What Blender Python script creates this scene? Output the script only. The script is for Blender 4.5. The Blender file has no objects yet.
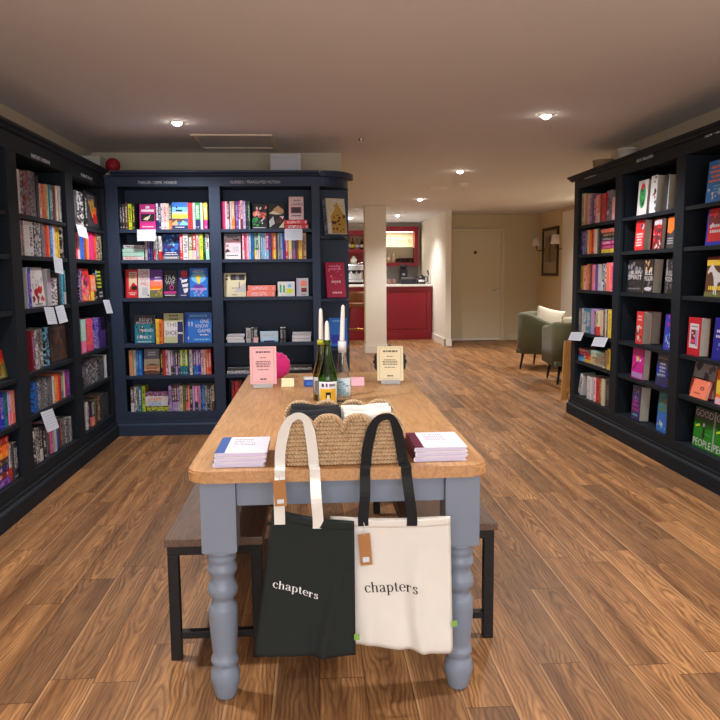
import bpy, bmesh, math, random
from mathutils import Matrix, Vector, Euler
S = bpy.context.scene
COL = S.collection
RAD = math.radians

# ------------------------------------------------------------------ camera, world, exposure
F = 740.0
H = 1.32
PITCH, YAW, ROLL = 0.116184349, 0.0618440756, -0.00878458630
cp, sp, cy, sy = math.cos(PITCH), math.sin(PITCH), math.cos(YAW), math.sin(YAW)
FWD = Vector((sy*cp, cy*cp, -sp))
R0 = Vector((cy, -sy, 0)); U0 = R0.cross(FWD)
RIGHT = math.cos(ROLL)*R0 + math.sin(ROLL)*U0
UP = -math.sin(ROLL)*R0 + math.cos(ROLL)*U0
cam = bpy.data.cameras.new('camera'); camo = bpy.data.objects.new('camera', cam); COL.objects.link(camo)
cam.sensor_width = 36; cam.lens = F/720*36; cam.clip_start = .05; cam.clip_end = 80
camo.matrix_world = Matrix(((RIGHT.x, UP.x, -FWD.x, 0), (RIGHT.y, UP.y, -FWD.y, 0), (RIGHT.z, UP.z, -FWD.z, H), (0, 0, 0, 1)))
S.camera = camo
W = bpy.data.worlds.new('world'); S.world = W; W.use_nodes = True
W.node_tree.nodes['Background'].inputs[0].default_value = (.9, .85, .8, 1)
W.node_tree.nodes['Background'].inputs[1].default_value = .05
S.view_settings.view_transform = 'Standard'; S.view_settings.look = 'None'
S.view_settings.gamma = 1; S.view_settings.use_curve_mapping = False
S.view_settings.exposure = 0.6
S.cycles.use_denoising = True
S.cycles.max_bounces = 10; S.cycles.diffuse_bounces = 6
S.cycles.sample_clamp_indirect = 6
LAMP_W = 92          # watts of one ceiling downlight
LAMP_C = (1.0, .975, .945)

# added soft fill light behind the camera, at an invented, unseen window opening
wl = bpy.data.lights.new('added_rear_fill', 'AREA'); wl.shape = 'RECTANGLE'; wl.size = 3.6; wl.size_y = 1.7; wl.energy = 78; wl.color = (.93, .97, 1.0)
wlo = bpy.data.objects.new('added_rear_fill', wl); COL.objects.link(wlo); wlo.location = (.38, -2.585, 1.35); wlo.rotation_euler = (RAD(90), 0, 0)

# ------------------------------------------------------------------ pixel -> point on a real plane of the room
def ray(px, py):
    return (px-360)*RIGHT - (py-360)*UP + F*FWD
def onz(px, py, z=0.0):
    d = ray(px, py); t = (z-H)/d.z; return Vector((t*d.x, t*d.y, z))
def onx(px, py, x):
    d = ray(px, py); t = x/d.x; return Vector((x, t*d.y, H+t*d.z))
def ony(px, py, y):
    d = ray(px, py); t = y/d.y; return Vector((t*d.x, y, H+t*d.z))

# ------------------------------------------------------------------ materials
def lin(c):
    f = lambda v: v/12.92 if v <= .04045 else ((v+.055)/1.055)**2.4
    return (f(c[0]/255), f(c[1]/255), f(c[2]/255), 1)
MATS = {}
def nt(name):
    m = bpy.data.materials.new(name); m.use_nodes = True
    t = m.node_tree; return m, t, t.nodes['Principled BSDF']
def mat(name, c, rough=.6, metal=0, spec=.5, trans=0, emit=0, ior=1.45, bump=0, bscale=200, var=0, vscale=6, sheen=0):
    if name in MATS: return MATS[name]
    m, t, b = nt(name); N, L = t.nodes, t.links
    b.inputs['Base Color'].default_value = lin(c); b.inputs['Roughness'].default_value = rough
    b.inputs['Metallic'].default_value = metal; b.inputs['Specular IOR Level'].default_value = spec
    b.inputs['Transmission Weight'].default_value = trans; b.inputs['IOR'].default_value = ior
    if sheen: b.inputs['Sheen Weight'].default_value = sheen
    if emit:
        b.inputs['Emission Color'].default_value = lin(c); b.inputs['Emission Strength'].default_value = emit
    if bump or var:
        tc = N.new('ShaderNodeTexCoord')
        if bump:
            n = N.new('ShaderNodeTexNoise'); n.inputs['Scale'].default_value = bscale; n.inputs['Detail'].default_value = 3
            L.new(tc.outputs['Object'], n.inputs['Vector'])
            bp = N.new('ShaderNodeBump'); bp.inputs['Strength'].default_value = bump; bp.inputs['Distance'].default_value = .002
            L.new(n.outputs['Fac'], bp.inputs['Height']); L.new(bp.outputs[0], b.inputs['Normal'])
        if var:
            n2 = N.new('ShaderNodeTexNoise'); n2.inputs['Scale'].default_value = vscale; n2.inputs['Detail'].default_value = 4
            L.new(tc.outputs['Object'], n2.inputs['Vector'])
            hs = N.new('ShaderNodeHueSaturation'); hs.inputs['Color'].default_value = lin(c)
            mr = N.new('ShaderNodeMapRange'); mr.inputs[3].default_value = 1-var; mr.inputs[4].default_value = 1+var
            L.new(n2.outputs['Fac'], mr.inputs[0]); L.new(mr.outputs[0], hs.inputs['Value']); L.new(hs.outputs[0], b.inputs['Base Color'])
    MATS[name] = m; return m
def math_n(t, op, a, b=None):
    n = t.nodes.new('ShaderNodeMath'); n.operation = op
    for i, v in enumerate((a, b)):
        if v is None: continue
        if isinstance(v, (int, float)): n.inputs[i].default_value = v
        else: t.links.new(v, n.inputs[i])
    return n.outputs[0]
def mix_n(t, fac, a, b, mode='MIX'):
    n = t.nodes.new('ShaderNodeMix'); n.data_type = 'RGBA'; n.blend_type = mode
    if isinstance(fac, (int, float)): n.inputs[0].default_value = fac
    else: t.links.new(fac, n.inputs[0])
    for i, v in ((6, a), (7, b)):
        if isinstance(v, tuple): n.inputs[i].default_value = v
        else: t.links.new(v, n.inputs[i])
    return n.outputs[2]

def floor_mat():
    m, t, b = nt('oak_plank_vinyl'); N, L = t.nodes, t.links
    tc = N.new('ShaderNodeTexCoord'); sep = N.new('ShaderNodeSeparateXYZ'); L.new(tc.outputs['Object'], sep.inputs[0])
    x, y = sep.outputs[0], sep.outputs[1]
    PW, PL = .148, .95
    col = math_n(t, 'FLOOR', math_n(t, 'DIVIDE', x, PW))
    wn = N.new('ShaderNodeTexWhiteNoise'); wn.noise_dimensions = '1D'; L.new(col, wn.inputs['W'])
    yo = math_n(t, 'ADD', y, math_n(t, 'MULTIPLY', wn.outputs[0], PL))
    row = math_n(t, 'FLOOR', math_n(t, 'DIVIDE', yo, PL))
    cb = N.new('ShaderNodeCombineXYZ'); L.new(col, cb.inputs[0]); L.new(row, cb.inputs[1])
    w2 = N.new('ShaderNodeTexWhiteNoise'); w2.noise_dimensions = '2D'; L.new(cb.outputs[0], w2.inputs['Vector'])
    rnd = w2.outputs[0]
    # grain: nested arches along each plank, shifted from plank to plank
    fx = math_n(t, 'FRACT', math_n(t, 'DIVIDE', x, PW)); fy = math_n(t, 'FRACT', math_n(t, 'DIVIDE', yo, PL))
    w3 = N.new('ShaderNodeTexWhiteNoise'); w3.noise_dimensions = '3D'; cb3 = N.new('ShaderNodeCombineXYZ'); L.new(col, cb3.inputs[0]); L.new(row, cb3.inputs[1]); cb3.inputs[2].default_value = 7.3; L.new(cb3.outputs[0], w3.inputs['Vector'])
    rnd2 = w3.outputs['Value']
    ca = N.new('ShaderNodeCombineXYZ'); L.new(math_n(t, 'ADD', math_n(t, 'MULTIPLY', x, 9), math_n(t, 'MULTIPLY', rnd, 40)), ca.inputs[0]); L.new(math_n(t, 'ADD', math_n(t, 'MULTIPLY', y, 3.2), math_n(t, 'MULTIPLY', rnd, 90)), ca.inputs[1])
    nd = N.new('ShaderNodeTexNoise'); nd.inputs['Scale'].default_value = 1; nd.inputs['Detail'].default_value = 3; L.new(ca.outputs[0], nd.inputs['Vector'])
    u = math_n(t, 'SUBTRACT', math_n(t, 'SUBTRACT', fx, .5), math_n(t, 'MULTIPLY', math_n(t, 'SUBTRACT', rnd2, .5), .5))
    sgn = math_n(t, 'SUBTRACT', math_n(t, 'MULTIPLY', math_n(t, 'GREATER_THAN', rnd2, .5), 2), 1)
    arch = math_n(t, 'ADD', math_n(t, 'MULTIPLY', math_n(t, 'POWER', math_n(t, 'ABSOLUTE', u), 1.5), 3.0), math_n(t, 'MULTIPLY', math_n(t, 'MULTIPLY', fy, sgn), 1.0))
    fld = math_n(t, 'ADD', arch, math_n(t, 'MULTIPLY', nd.outputs['Fac'], 1.1))
    rings = math_n(t, 'FRACT', math_n(t, 'MULTIPLY', fld, 4.2))
    rings = math_n(t, 'POWER', math_n(t, 'ABSOLUTE', math_n(t, 'SUBTRACT', math_n(t, 'MULTIPLY', rings, 2), 1)), 1.6)
    cv2 = N.new('ShaderNodeCombineXYZ'); L.new(math_n(t, 'MULTIPLY', x, 75), cv2.inputs[0]); L.new(math_n(t, 'ADD', math_n(t, 'MULTIPLY', y, 3.5), math_n(t, 'MULTIPLY', rnd, 50)), cv2.inputs[1])
    n2 = N.new('ShaderNodeTexNoise'); n2.inputs['Scale'].default_value = 2; n2.inputs['Detail'].default_value = 5; L.new(cv2.outputs[0], n2.inputs['Vector'])
    # broad light and dark bands within a plank
    cv3 = N.new('ShaderNodeCombineXYZ'); L.new(math_n(t, 'ADD', math_n(t, 'MULTIPLY', x, 16), math_n(t, 'MULTIPLY', rnd, 31)), cv3.inputs[0]); L.new(math_n(t, 'ADD', math_n(t, 'MULTIPLY', y, .9), math_n(t, 'MULTIPLY', rnd, 77)), cv3.inputs[1])
    n3 = N.new('ShaderNodeTexNoise'); n3.inputs['Scale'].default_value = 1; n3.inputs['Detail'].default_value = 2; L.new(cv3.outputs[0], n3.inputs['Vector'])
    r3 = N.new('ShaderNodeMapRange'); L.new(n3.outputs['Fac'], r3.inputs[0]); r3.inputs[1].default_value = .32; r3.inputs[2].default_value = .68
    base = mix_n(t, r3.outputs[0], lin((126, 84, 51)), lin((198, 144, 93)))
    base = mix_n(t, math_n(t, 'MULTIPLY', math_n(t, 'POWER', rnd, 2), .7), base, lin((108, 80, 58)))
    g1 = mix_n(t, rings, base, lin((84, 54, 34)))
    g = mix_n(t, math_n(t, 'MULTIPLY', nd.outputs['Fac'], 1.15), base, g1)
    r = N.new('ShaderNodeMapRange'); L.new(n2.outputs['Fac'], r.inputs[0]); r.inputs[1].default_value = .3; r.inputs[2].default_value = .7; r.inputs[3].default_value = .7; r.inputs[4].default_value = 1.22
    hs = N.new('ShaderNodeHueSaturation'); L.new(g, hs.inputs['Color']); L.new(r.outputs[0], hs.inputs['Value']); hs.inputs['Saturation'].default_value = 1.0
    # joints
    ex = math_n(t, 'MINIMUM', fx, math_n(t, 'SUBTRACT', 1, fx)); ey = math_n(t, 'MINIMUM', fy, math_n(t, 'SUBTRACT', 1, fy))
    jt = math_n(t, 'MAXIMUM', math_n(t, 'LESS_THAN', ex, .011), math_n(t, 'LESS_THAN', ey, .0022))
    hl = math_n(t, 'MULTIPLY', math_n(t, 'MULTIPLY', math_n(t, 'LESS_THAN', fx, .06), math_n(t, 'GREATER_THAN', rnd2, .35)), .45)
    out = mix_n(t, hl, hs.outputs[0], lin((206, 160, 116)))
    out = mix_n(t, math_n(t, 'MULTIPLY', jt, .65), out, lin((58, 36, 20)))
    L.new(out, b.inputs['Base Color']); b.inputs['Roughness'].default_value = .46; b.inputs['Specular IOR Level'].default_value = .3
    bp = N.new('ShaderNodeBump'); bp.inputs['Strength'].default_value = .15; bp.inputs['Distance'].default_value = .001
    L.new(n2.outputs['Fac'], bp.inputs['Height']); L.new(bp.outputs[0], b.inputs['Normal'])
    return m
def wood(name, c1, c2, rough=.45, axis='y', s=1.0):
    m, t, b = nt(name); N, L = t.nodes, t.links
    tc = N.new('ShaderNodeTexCoord'); mp = N.new('ShaderNodeMapping'); L.new(tc.outputs['Object'], mp.inputs[0])
    sc = {'y': (14*s, 1.2*s, 14*s), 'x': (1.2*s, 14*s, 14*s), 'z': (14*s, 14*s, 1.2*s)}[axis]; mp.inputs['Scale'].default_value = sc
    n = N.new('ShaderNodeTexNoise'); n.inputs['Scale'].default_value = 1.6; n.inputs['Detail'].default_value = 6; n.inputs['Distortion'].default_value = .6
    L.new(mp.outputs[0], n.inputs['Vector'])
    rr = math_n(t, 'ABSOLUTE', math_n(t, 'SINE', math_n(t, 'MULTIPLY', n.outputs['Fac'], 22)))
    n2 = N.new('ShaderNodeTexNoise'); n2.inputs['Scale'].default_value = 8; n2.inputs['Detail'].default_value = 6; L.new(mp.outputs[0], n2.inputs['Vector'])
    r = math_n(t, 'ADD', math_n(t, 'MULTIPLY', rr, .35), math_n(t, 'MULTIPLY', n2.outputs['Fac'], .75))
    L.new(mix_n(t, r, lin(c2), lin(c1)), b.inputs['Base Color']); b.inputs['Roughness'].default_value = rough
    return m

PAL = dict(wht=(214, 212, 217), crm=(214, 200, 170), blk=(22, 21, 26), gry=(118, 118, 128), lgr=(182, 182, 190), red=(205, 38, 44), drd=(118, 26, 38),
    org=(238, 118, 40), yel=(236, 204, 62), lim=(204, 216, 46), grn=(48, 156, 84), dgn=(26, 62, 54), mnt=(160, 214, 198), teal=(24, 122, 146),
    sky=(116, 186, 228), blu=(28, 108, 204), nvy=(28, 36, 96), cob=(34, 46, 178), pur=(98, 50, 146), lil=(172, 142, 204), mag=(184, 38, 132),
    pnk=(238, 122, 168), hpk=(228, 46, 128), lpk=(240, 190, 202), sal=(238, 126, 108), brn=(92, 58, 44), tan=(196, 152, 112), gol=(190, 150, 66),
    olv=(112, 114, 62), chr=(52, 50, 56), dbr=(52, 38, 36))
WORD = dict(wht='white', crm='cream', blk='black', gry='grey', lgr='pale grey', red='red', drd='maroon', org='orange', yel='yellow', lim='lime green', grn='green',
    dgn='dark green', mnt='mint green', teal='teal', sky='sky blue', blu='blue', nvy='navy', cob='cobalt blue', pur='purple', lil='lilac', mag='magenta', pnk='pink',
    hpk='hot pink', lpk='pale pink', sal='salmon', brn='brown', tan='tan', gol='gold', olv='olive', chr='charcoal', dbr='dark brown')
def flat(c, rough=.5):
    c = PAL.get(c, c); return mat('print_%d_%d_%d' % c, c, rough)
def spine_mat(col, ink, style):
    key = 'cover_%s_%s_%s' % (WORD[col].replace(' ', '_'), WORD[ink].replace(' ', '_'), style)
    if key in MATS: return MATS[key]
    m, t, b = nt(key); N, L = t.nodes, t.links
    c, k = lin(PAL[col]), lin(PAL[ink])
    tc = N.new('ShaderNodeTexCoord'); sep = N.new('ShaderNodeSeparateXYZ'); at = N.new('ShaderNodeAttribute'); at.attribute_name = 'place'; L.new(at.outputs['Vector'], sep.inputs[0])
    gx, gy, gz = sep.outputs
    oi = N.new('ShaderNodeAttribute'); oi.attribute_name = 'seed'
    cv = N.new('ShaderNodeCombineXYZ'); L.new(math_n(t, 'MULTIPLY', gx, 2.2), cv.inputs[0]); L.new(math_n(t, 'MULTIPLY', gz, 52), cv.inputs[1]); L.new(math_n(t, 'MULTIPLY', oi.outputs['Fac'], 50), cv.inputs[2])
    n = N.new('ShaderNodeTexNoise'); n.inputs['Scale'].default_value = 1; n.inputs['Detail'].default_value = 1; L.new(cv.outputs[0], n.inputs['Vector'])
    spine = math_n(t, 'LESS_THAN', gy, .1)
    mid = math_n(t, 'LESS_THAN', math_n(t, 'ABSOLUTE', math_n(t, 'SUBTRACT', gx, .5)), .3)
    lo, hi = (.28, .86) if style != 'b' else (.42, .9)
    zone = math_n(t, 'MULTIPLY', math_n(t, 'GREATER_THAN', gz, lo), math_n(t, 'LESS_THAN', gz, hi))
    foot = math_n(t, 'MULTIPLY', math_n(t, 'GREATER_THAN', gz, .05), math_n(t, 'LESS_THAN', gz, .11))
    marks = math_n(t, 'MULTIPLY', math_n(t, 'MULTIPLY', math_n(t, 'MAXIMUM', zone, foot), mid), math_n(t, 'GREATER_THAN', n.outputs['Fac'], .5))
    marks = math_n(t, 'MULTIPLY', marks, spine)
    if style == 'y':      # all-over pattern
        cv2 = N.new('ShaderNodeCombineXYZ'); L.new(math_n(t, 'MULTIPLY', gx, 4), cv2.inputs[0]); L.new(math_n(t, 'MULTIPLY', gz, 13), cv2.inputs[1]); L.new(math_n(t, 'ADD', math_n(t, 'MULTIPLY', oi.outputs['Fac'], 50), math_n(t, 'MULTIPLY', gy, 5)), cv2.inputs[2])
        n2 = N.new('ShaderNodeTexNoise'); n2.inputs['Scale'].default_value = 1; n2.inputs['Detail'].default_value = 3; L.new(cv2.outputs[0], n2.inputs['Vector'])
        r = N.new('ShaderNodeMapRange'); L.new(n2.outputs['Fac'], r.inputs[0]); r.inputs[1].default_value = .47; r.inputs[2].default_value = .58
        out = mix_n(t, r.outputs[0], c, k)
    elif style == 'b':    # lower third in the second colour
        out = mix_n(t, math_n(t, 'LESS_THAN', gz, .36), c, k)
        out = mix_n(t, marks, out, lin(PAL['wht']) if col not in ('wht', 'crm', 'lgr', 'lpk') else lin(PAL['chr']))
    elif style == 'p': out = mix_n(t, 0.0, c, c)
    else: out = mix_n(t, marks, c, k)
    L.new(out, b.inputs['Base Color']); b.inputs['Roughness'].default_value = .42
    MATS[key] = m; return m

PAPER = mat('book_pages', (206, 200, 188), .8, bump=.3, bscale=400)
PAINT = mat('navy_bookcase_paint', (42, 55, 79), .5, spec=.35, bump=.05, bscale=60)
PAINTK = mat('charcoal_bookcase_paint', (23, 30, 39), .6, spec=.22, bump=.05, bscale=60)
CEIL = mat('ceiling_paint', (222, 224, 230), .9, bump=.05, bscale=40)
WALL = mat('cream_wall_paint', (206, 194, 172), .85, bump=.06, bscale=60)
WALLW = mat('white_wall_paint', (226, 221, 210), .8)
WALLD = mat('taupe_wall_paint', (206, 196, 166), .85)
SKIRT = mat('white_gloss_trim', (232, 228, 220), .4)
TBLUE = mat('grey_blue_table_paint', (124, 134, 152), .38, var=.05, vscale=8)
OAK = wood('oiled_oak_top', (206, 158, 108), (150, 104, 62), .42)
DWOOD = wood('dark_walnut_bench', (118, 92, 76), (66, 48, 40), .45)
BLACKM = mat('black_steel', (26, 27, 30), .45, spec=.4)
CARDM = mat('white_card', (204, 210, 226), .7)

# ------------------------------------------------------------------ mesh builder
class MB:
    def __init__(s): s.bm = bmesh.new()
    def box(s, x0, x1, y0, y1, z0, z1, bev=0):
        v = [s.bm.verts.new((x, y, z)) for z in (z0, z1) for y in (y0, y1) for x in (x0, x1)]
        fs = [s.bm.faces.new([v[i] for i in q]) for q in ((0, 2, 3, 1), (4, 5, 7, 6), (0, 1, 5, 4), (2, 6, 7, 3), (0, 4, 6, 2), (1, 3, 7, 5))]
        if bev:
            es = list({e for f in fs for e in f.edges})
            bmesh.ops.bevel(s.bm, geom=es, offset=bev, segments=2, affect='EDGES', profile=.6)
        return s
    def prism(s, pts, z0, z1, ax='z', bev=0):
        # polygon pts (a,b) swept along an axis
        def P(a, b, c): return {'z': (a, b, c), 'y': (a, c, b), 'x': (c, a, b)}[ax]
        lo = [s.bm.verts.new(P(a, b, z0)) for a, b in pts]; hi = [s.bm.verts.new(P(a, b, z1)) for a, b in pts]
        n = len(pts); fs = [s.bm.faces.new(lo[::-1]), s.bm.faces.new(hi)]
        for i in range(n): fs.append(s.bm.faces.new((lo[i], lo[(i+1) % n], hi[(i+1) % n], hi[i])))
        if bev:
            es = list({e for f in fs[:2] for e in f.edges}); bmesh.ops.bevel(s.bm, geom=es, offset=bev, segments=2, affect='EDGES')
        return s
    def lathe(s, prof, seg=24, c=(0, 0), cap=True):
        rings = []
        for r, z in prof:
            rings.append([s.bm.verts.new((c[0]+r*math.cos(2*math.pi*i/seg), c[1]+r*math.sin(2*math.pi*i/seg), z)) for i in range(seg)])
        for a, b in zip(rings, rings[1:]):
            for i in range(seg): s.bm.faces.new((a[i], a[(i+1) % seg], b[(i+1) % seg], b[i])).smooth = True
        if cap: s.bm.faces.new(rings[0][::-1]); s.bm.faces.new(rings[-1])
        return s
    def tube(s, pts, r, seg=10, closed=False, cap=True):
        pts = [Vector(p) for p in pts]; n = len(pts); rings = []; rr = r if isinstance(r, (list, tuple)) else [r]*n
        ref = None
        for i, p in enumerate(pts):
            a = pts[(i-1) % n] if closed or i else p; b = pts[(i+1) % n] if closed or i < n-1 else p
            d = (b-a).normalized()
            if ref is None: ref = d.orthogonal().normalized()
            ref = (ref-d*ref.dot(d)).normalized(); q = d.cross(ref)
            rings.append([s.bm.verts.new(p+rr[i]*(math.cos(2*math.pi*k/seg)*ref+math.sin(2*math.pi*k/seg)*q)) for k in range(seg)])
        m = n if closed else n-1
        for i in range(m):
            a, b = rings[i], rings[(i+1) % n]
            for k in range(seg): s.bm.faces.new((a[k], a[(k+1) % seg], b[(k+1) % seg], b[k])).smooth = True
        if cap and not closed: s.bm.faces.new(rings[0][::-1]); s.bm.faces.new(rings[-1])
        return s
    def ribbon(s, pts, side, w, th):
        # flat strap along pts; side = per point unit vector across; w width(s), th thickness
        pts = [Vector(p) for p in pts]; n = len(pts); w = w if isinstance(w, (list, tuple)) else [w]*n; rings = []
        for i, p in enumerate(pts):
            d = (pts[min(i+1, n-1)]-pts[max(i-1, 0)]).normalized(); a = Vector(side[i] if isinstance(side, list) else side); a = (a-d*a.dot(d)).normalized(); nn = d.cross(a)
            rings.append([s.bm.verts.new(p+a*x*w[i]/2+nn*y*th/2) for x, y in ((-1, -1), (1, -1), (1, 1), (-1, 1))])
        for a, b in zip(rings, rings[1:]):
            for k in range(4): s.bm.faces.new((a[k], a[(k+1) % 4], b[(k+1) % 4], b[k])).smooth = False
        s.bm.faces.new(rings[0][::-1]); s.bm.faces.new(rings[-1]); return s
    def grid(s, fn, nu, nv, smooth=True):
        v = [[s.bm.verts.new(fn(i/nu, j/nv)) for i in range(nu+1)] for j in range(nv+1)]
        for j in range(nv):
            for i in range(nu): s.bm.faces.new((v[j][i], v[j][i+1], v[j+1][i+1], v[j+1][i])).smooth = smooth
        return s
    def ellipsoid(s, c, r, seg=20, rings=12, fn=None):
        vs = []
        for j in range(rings+1):
            th = math.pi*j/rings
            vs.append([])
            for i in range(seg):
                ph = 2*math.pi*i/seg; p = Vector((math.sin(th)*math.cos(ph), math.sin(th)*math.sin(ph), math.cos(th)))
                if fn: p = fn(p)
                vs[-1].append(s.bm.verts.new((c[0]+r[0]*p.x, c[1]+r[1]*p.y, c[2]+r[2]*p.z)))
        for a, b in zip(vs, vs[1:]):
            for i in range(seg): s.bm.faces.new((a[i], b[i], b[(i+1) % seg], a[(i+1) % seg])).smooth = True
        bmesh.ops.remove_doubles(s.bm, verts=s.bm.verts[:], dist=1e-6)
        return s
    def build(s, name, m, parent=None, mw=None, solid=0, sub=0, fixn=True):
        if fixn: bmesh.ops.recalc_face_normals(s.bm, faces=s.bm.faces[:])
        me = bpy.data.meshes.new(name); s.bm.to_mesh(me); s.bm.free()
        me.materials.append(m); o = bpy.data.objects.new(name, me); COL.objects.link(o)
        if parent: o.parent = parent
        if mw is not None: o.matrix_basis = mw
        if solid:
            k = o.modifiers.new('solid', 'SOLIDIFY'); k.thickness = solid; k.offset = 0
        if sub:
            k = o.modifiers.new('sub', 'SUBSURF'); k.levels = sub; k.render_levels = sub
        return o
LABELS = set()
def tag(o, label, cat, group=None):
    o['label'] = label; o['category'] = cat
    if group: o['group'] = group
    LABELS.add(label); return o
def thing(name, label, cat, loc=(0, 0, 0), rz=0, group=None, mw=None):
    o = bpy.data.objects.new(name, None); COL.objects.link(o); o.empty_display_size = .1
    if mw is not None: o.matrix_basis = mw
    else: o.location = loc; o.rotation_euler = (0, 0, rz)
    return tag(o, label, cat, group)
def struct(o): o['kind'] = 'structure'; return o
def copy_tree(o, parent=None):
    c = o.copy(); COL.objects.link(c); c.parent = parent
    for ch in list(o.children): copy_tree(ch, c)
    return c
def text_geo(s, size):
    # outlines of a line of lettering, as (verts, polys) centred on x, baseline at 0
    cu = bpy.data.curves.new('letters', 'FONT'); cu.body = s; cu.size = size; cu.align_x = 'CENTER'; cu.resolution_u = 2
    o = bpy.data.objects.new('letters', cu); COL.objects.link(o)
    dg = bpy.context.evaluated_depsgraph_get(); me = bpy.data.meshes.new_from_object(o.evaluated_get(dg))
    vs = [(v.co.x, v.co.y) for v in me.vertices]; ps = [tuple(p.vertices) for p in me.polygons]
    bpy.data.objects.remove(o); bpy.data.curves.remove(cu); bpy.data.meshes.remove(me)
    return vs, ps
TG = {}
def text_cached(s):
    if s not in TG: TG[s] = text_geo(s, 1.0)
    return TG[s]

# ------------------------------------------------------------------ the room
CZ = 2.42
XW, XE, YN, YS = -1.97, 2.78, 6.95, -2.6      # walls close to the bookcases, wall behind the camera
XF, YD, YBAR = 4.36, 14.25, 16.5               # far right wall, wall with the door, wall behind the bar
o = struct(MB().box(XW-.1, XF+.1, YS-.1, YBAR+.1, -.1, 0).build('floor', floor_mat()))
o = struct(MB().box(XW-.1, XF+.1, YS-.1, YBAR+.1, CZ, CZ+.1).build('ceiling', CEIL))
struct(MB().box(XW-.1, XW, YS, YN+.1, 0, CZ).build('wall_left', WALL))
struct(MB().box(XE, XE+.1, YS, 6.9, 0, CZ).build('wall_right', WALL))
struct(MB().box(XE+.1, XF, 6.8, 6.9, 0, CZ).build('wall_right_return', WALL))
wf = MB().box(XW-.1, -1.45, YS-.1, YS, 0, CZ).box(2.2, XE+.1, YS-.1, YS, 0, CZ).box(-1.45, 2.2, YS-.1, YS, 0, .45).box(-1.45, 2.2, YS-.1, YS, 2.25, CZ)
struct(wf.build('wall_front', WALL))
wn = MB().box(-1.45, -1.38, YS-.08, YS-.02, .45, 2.25).box(2.13, 2.2, YS-.08, YS-.02, .45, 2.25).box(-1.38, 2.13, YS-.08, YS-.02, .45, .52).box(-1.38, 2.13, YS-.08, YS-.02, 2.18, 2.25).box(.34, .41, YS-.08, YS-.02, .52, 2.18)
struct(wn.build('added_window_1', SKIRT))  # unseen window frame and opening, added to suit the rear fill light
struct(MB().box(XW, .28, YN, YN+.1, 0, CZ).build('wall_back', WALL))
struct(MB().box(.18, .28, YN+.1, YBAR, 0, CZ).build('wall_bar_side', WALL))
struct(MB().box(.18, 2.475, YBAR, YBAR+.1, 0, CZ).build('wall_bar', WALLW))
# stub wall between the bar and the door, its end faces the room
struct(MB().box(2.375, 2.475, 13.25, YBAR, 0, CZ).build('wall_stub', WALLW))
struct(MB().box(2.475, XF+.1, YD, YD+.1, 0, CZ).build('wall_door', WALLD))
struct(MB().box(XF, XF+.1, 6.8, YD, 0, CZ).build('wall_far_right', mat('warm_wall_paint', (214, 194, 158), .85)))
sk = MB().box(2.357, 2.375, 13.232, YBAR, 0, .13).box(2.357, 2.49, 13.232, 13.25, 0, .13)
struct(sk.build('baseboard_stub', SKIRT))
struct(MB().box(dx1+.075 if False else 3.80, XF, YD-.02, YD, 0, .12).build('baseboard_door', mat('taupe_trim', (212, 203, 176), .5)))
struct(MB().box(XF-.02, XF, 6.9, YD-.02, 0, .12).build('baseboard_far_right', mat('taupe_trim', (212, 203, 176), .5)))
# free-standing pillar with a skirting
pa, pb = onz(366, 353), onz(386, 352); px0, px1, py0 = pa.x, pb.x+.0, pa.y
struct(MB().box(px0, px1, py0, py0+.34, 0, CZ).build('wall_pillar', WALLW))
struct(MB().box(px0-.015, px1+.015, py0-.015, py0+.355, 0, .13).build('baseboard_pillar', SKIRT))
# white window architrave at the far right wall, partly behind the right bookcase
struct(MB().box(XF-.05, XF, 11.9, 12.72, 0, 2.34, .004).build('trim_1', SKIRT))

# door
DOORM = mat('taupe_door_paint', (212, 203, 176), .55); CHROME = mat('brushed_chrome', (190, 188, 184), .25, 1)
dx0, dx1 = ony(452.5, 300, YD).x, ony(500, 300, YD).x; dz = ony(475, 232, YD).z
d = struct(MB().box(dx0, dx1, YD-.03, YD-.001, .012, dz).build('door_1', DOORM))
fr = MB(); fr.box(dx0-.03, dx0-.003, YD-.05, YD-.001, 0, dz+.06, .005).box(dx1+.003, dx1+.07, YD-.05, YD-.001, 0, dz+.06, .005).box(dx0-.003, dx1+.003, YD-.05, YD-.001, dz+.003, dz+.06, .005)
fr.build('door_frame', DOORM, d)
hz = ony(490, 290, YD).z; hx = ony(497.5, 290, YD).x
hd = MB(); hd.prism([(hx-.025+.0, hz-.025), (hx+.025, hz-.025), (hx+.025, hz+.025), (hx-.025, hz+.025)], YD-.04, YD-.03, 'y')
hd.tube([(hx, YD-.04, hz), (hx, YD-.075, hz), (hx-.012, YD-.085, hz), (hx-.13, YD-.085, hz)], .009, 10); hd.build('door_handle', CHROME, d)
kx, kz = ony(475, 252.5, YD).x, ony(475, 252.5, YD).z
k = MB(); k.tube([(kx, YD-.045, kz), (kx, YD-.03, kz)], [.028, .034], 16); k.build('door_emblem', mat('dark_bronze', (60, 48, 34), .4, .6), d)
MB().box(dx0, dx1, YD-.034, YD-.03, .012, .05).build('kick_strip', SKIRT, d)

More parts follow.
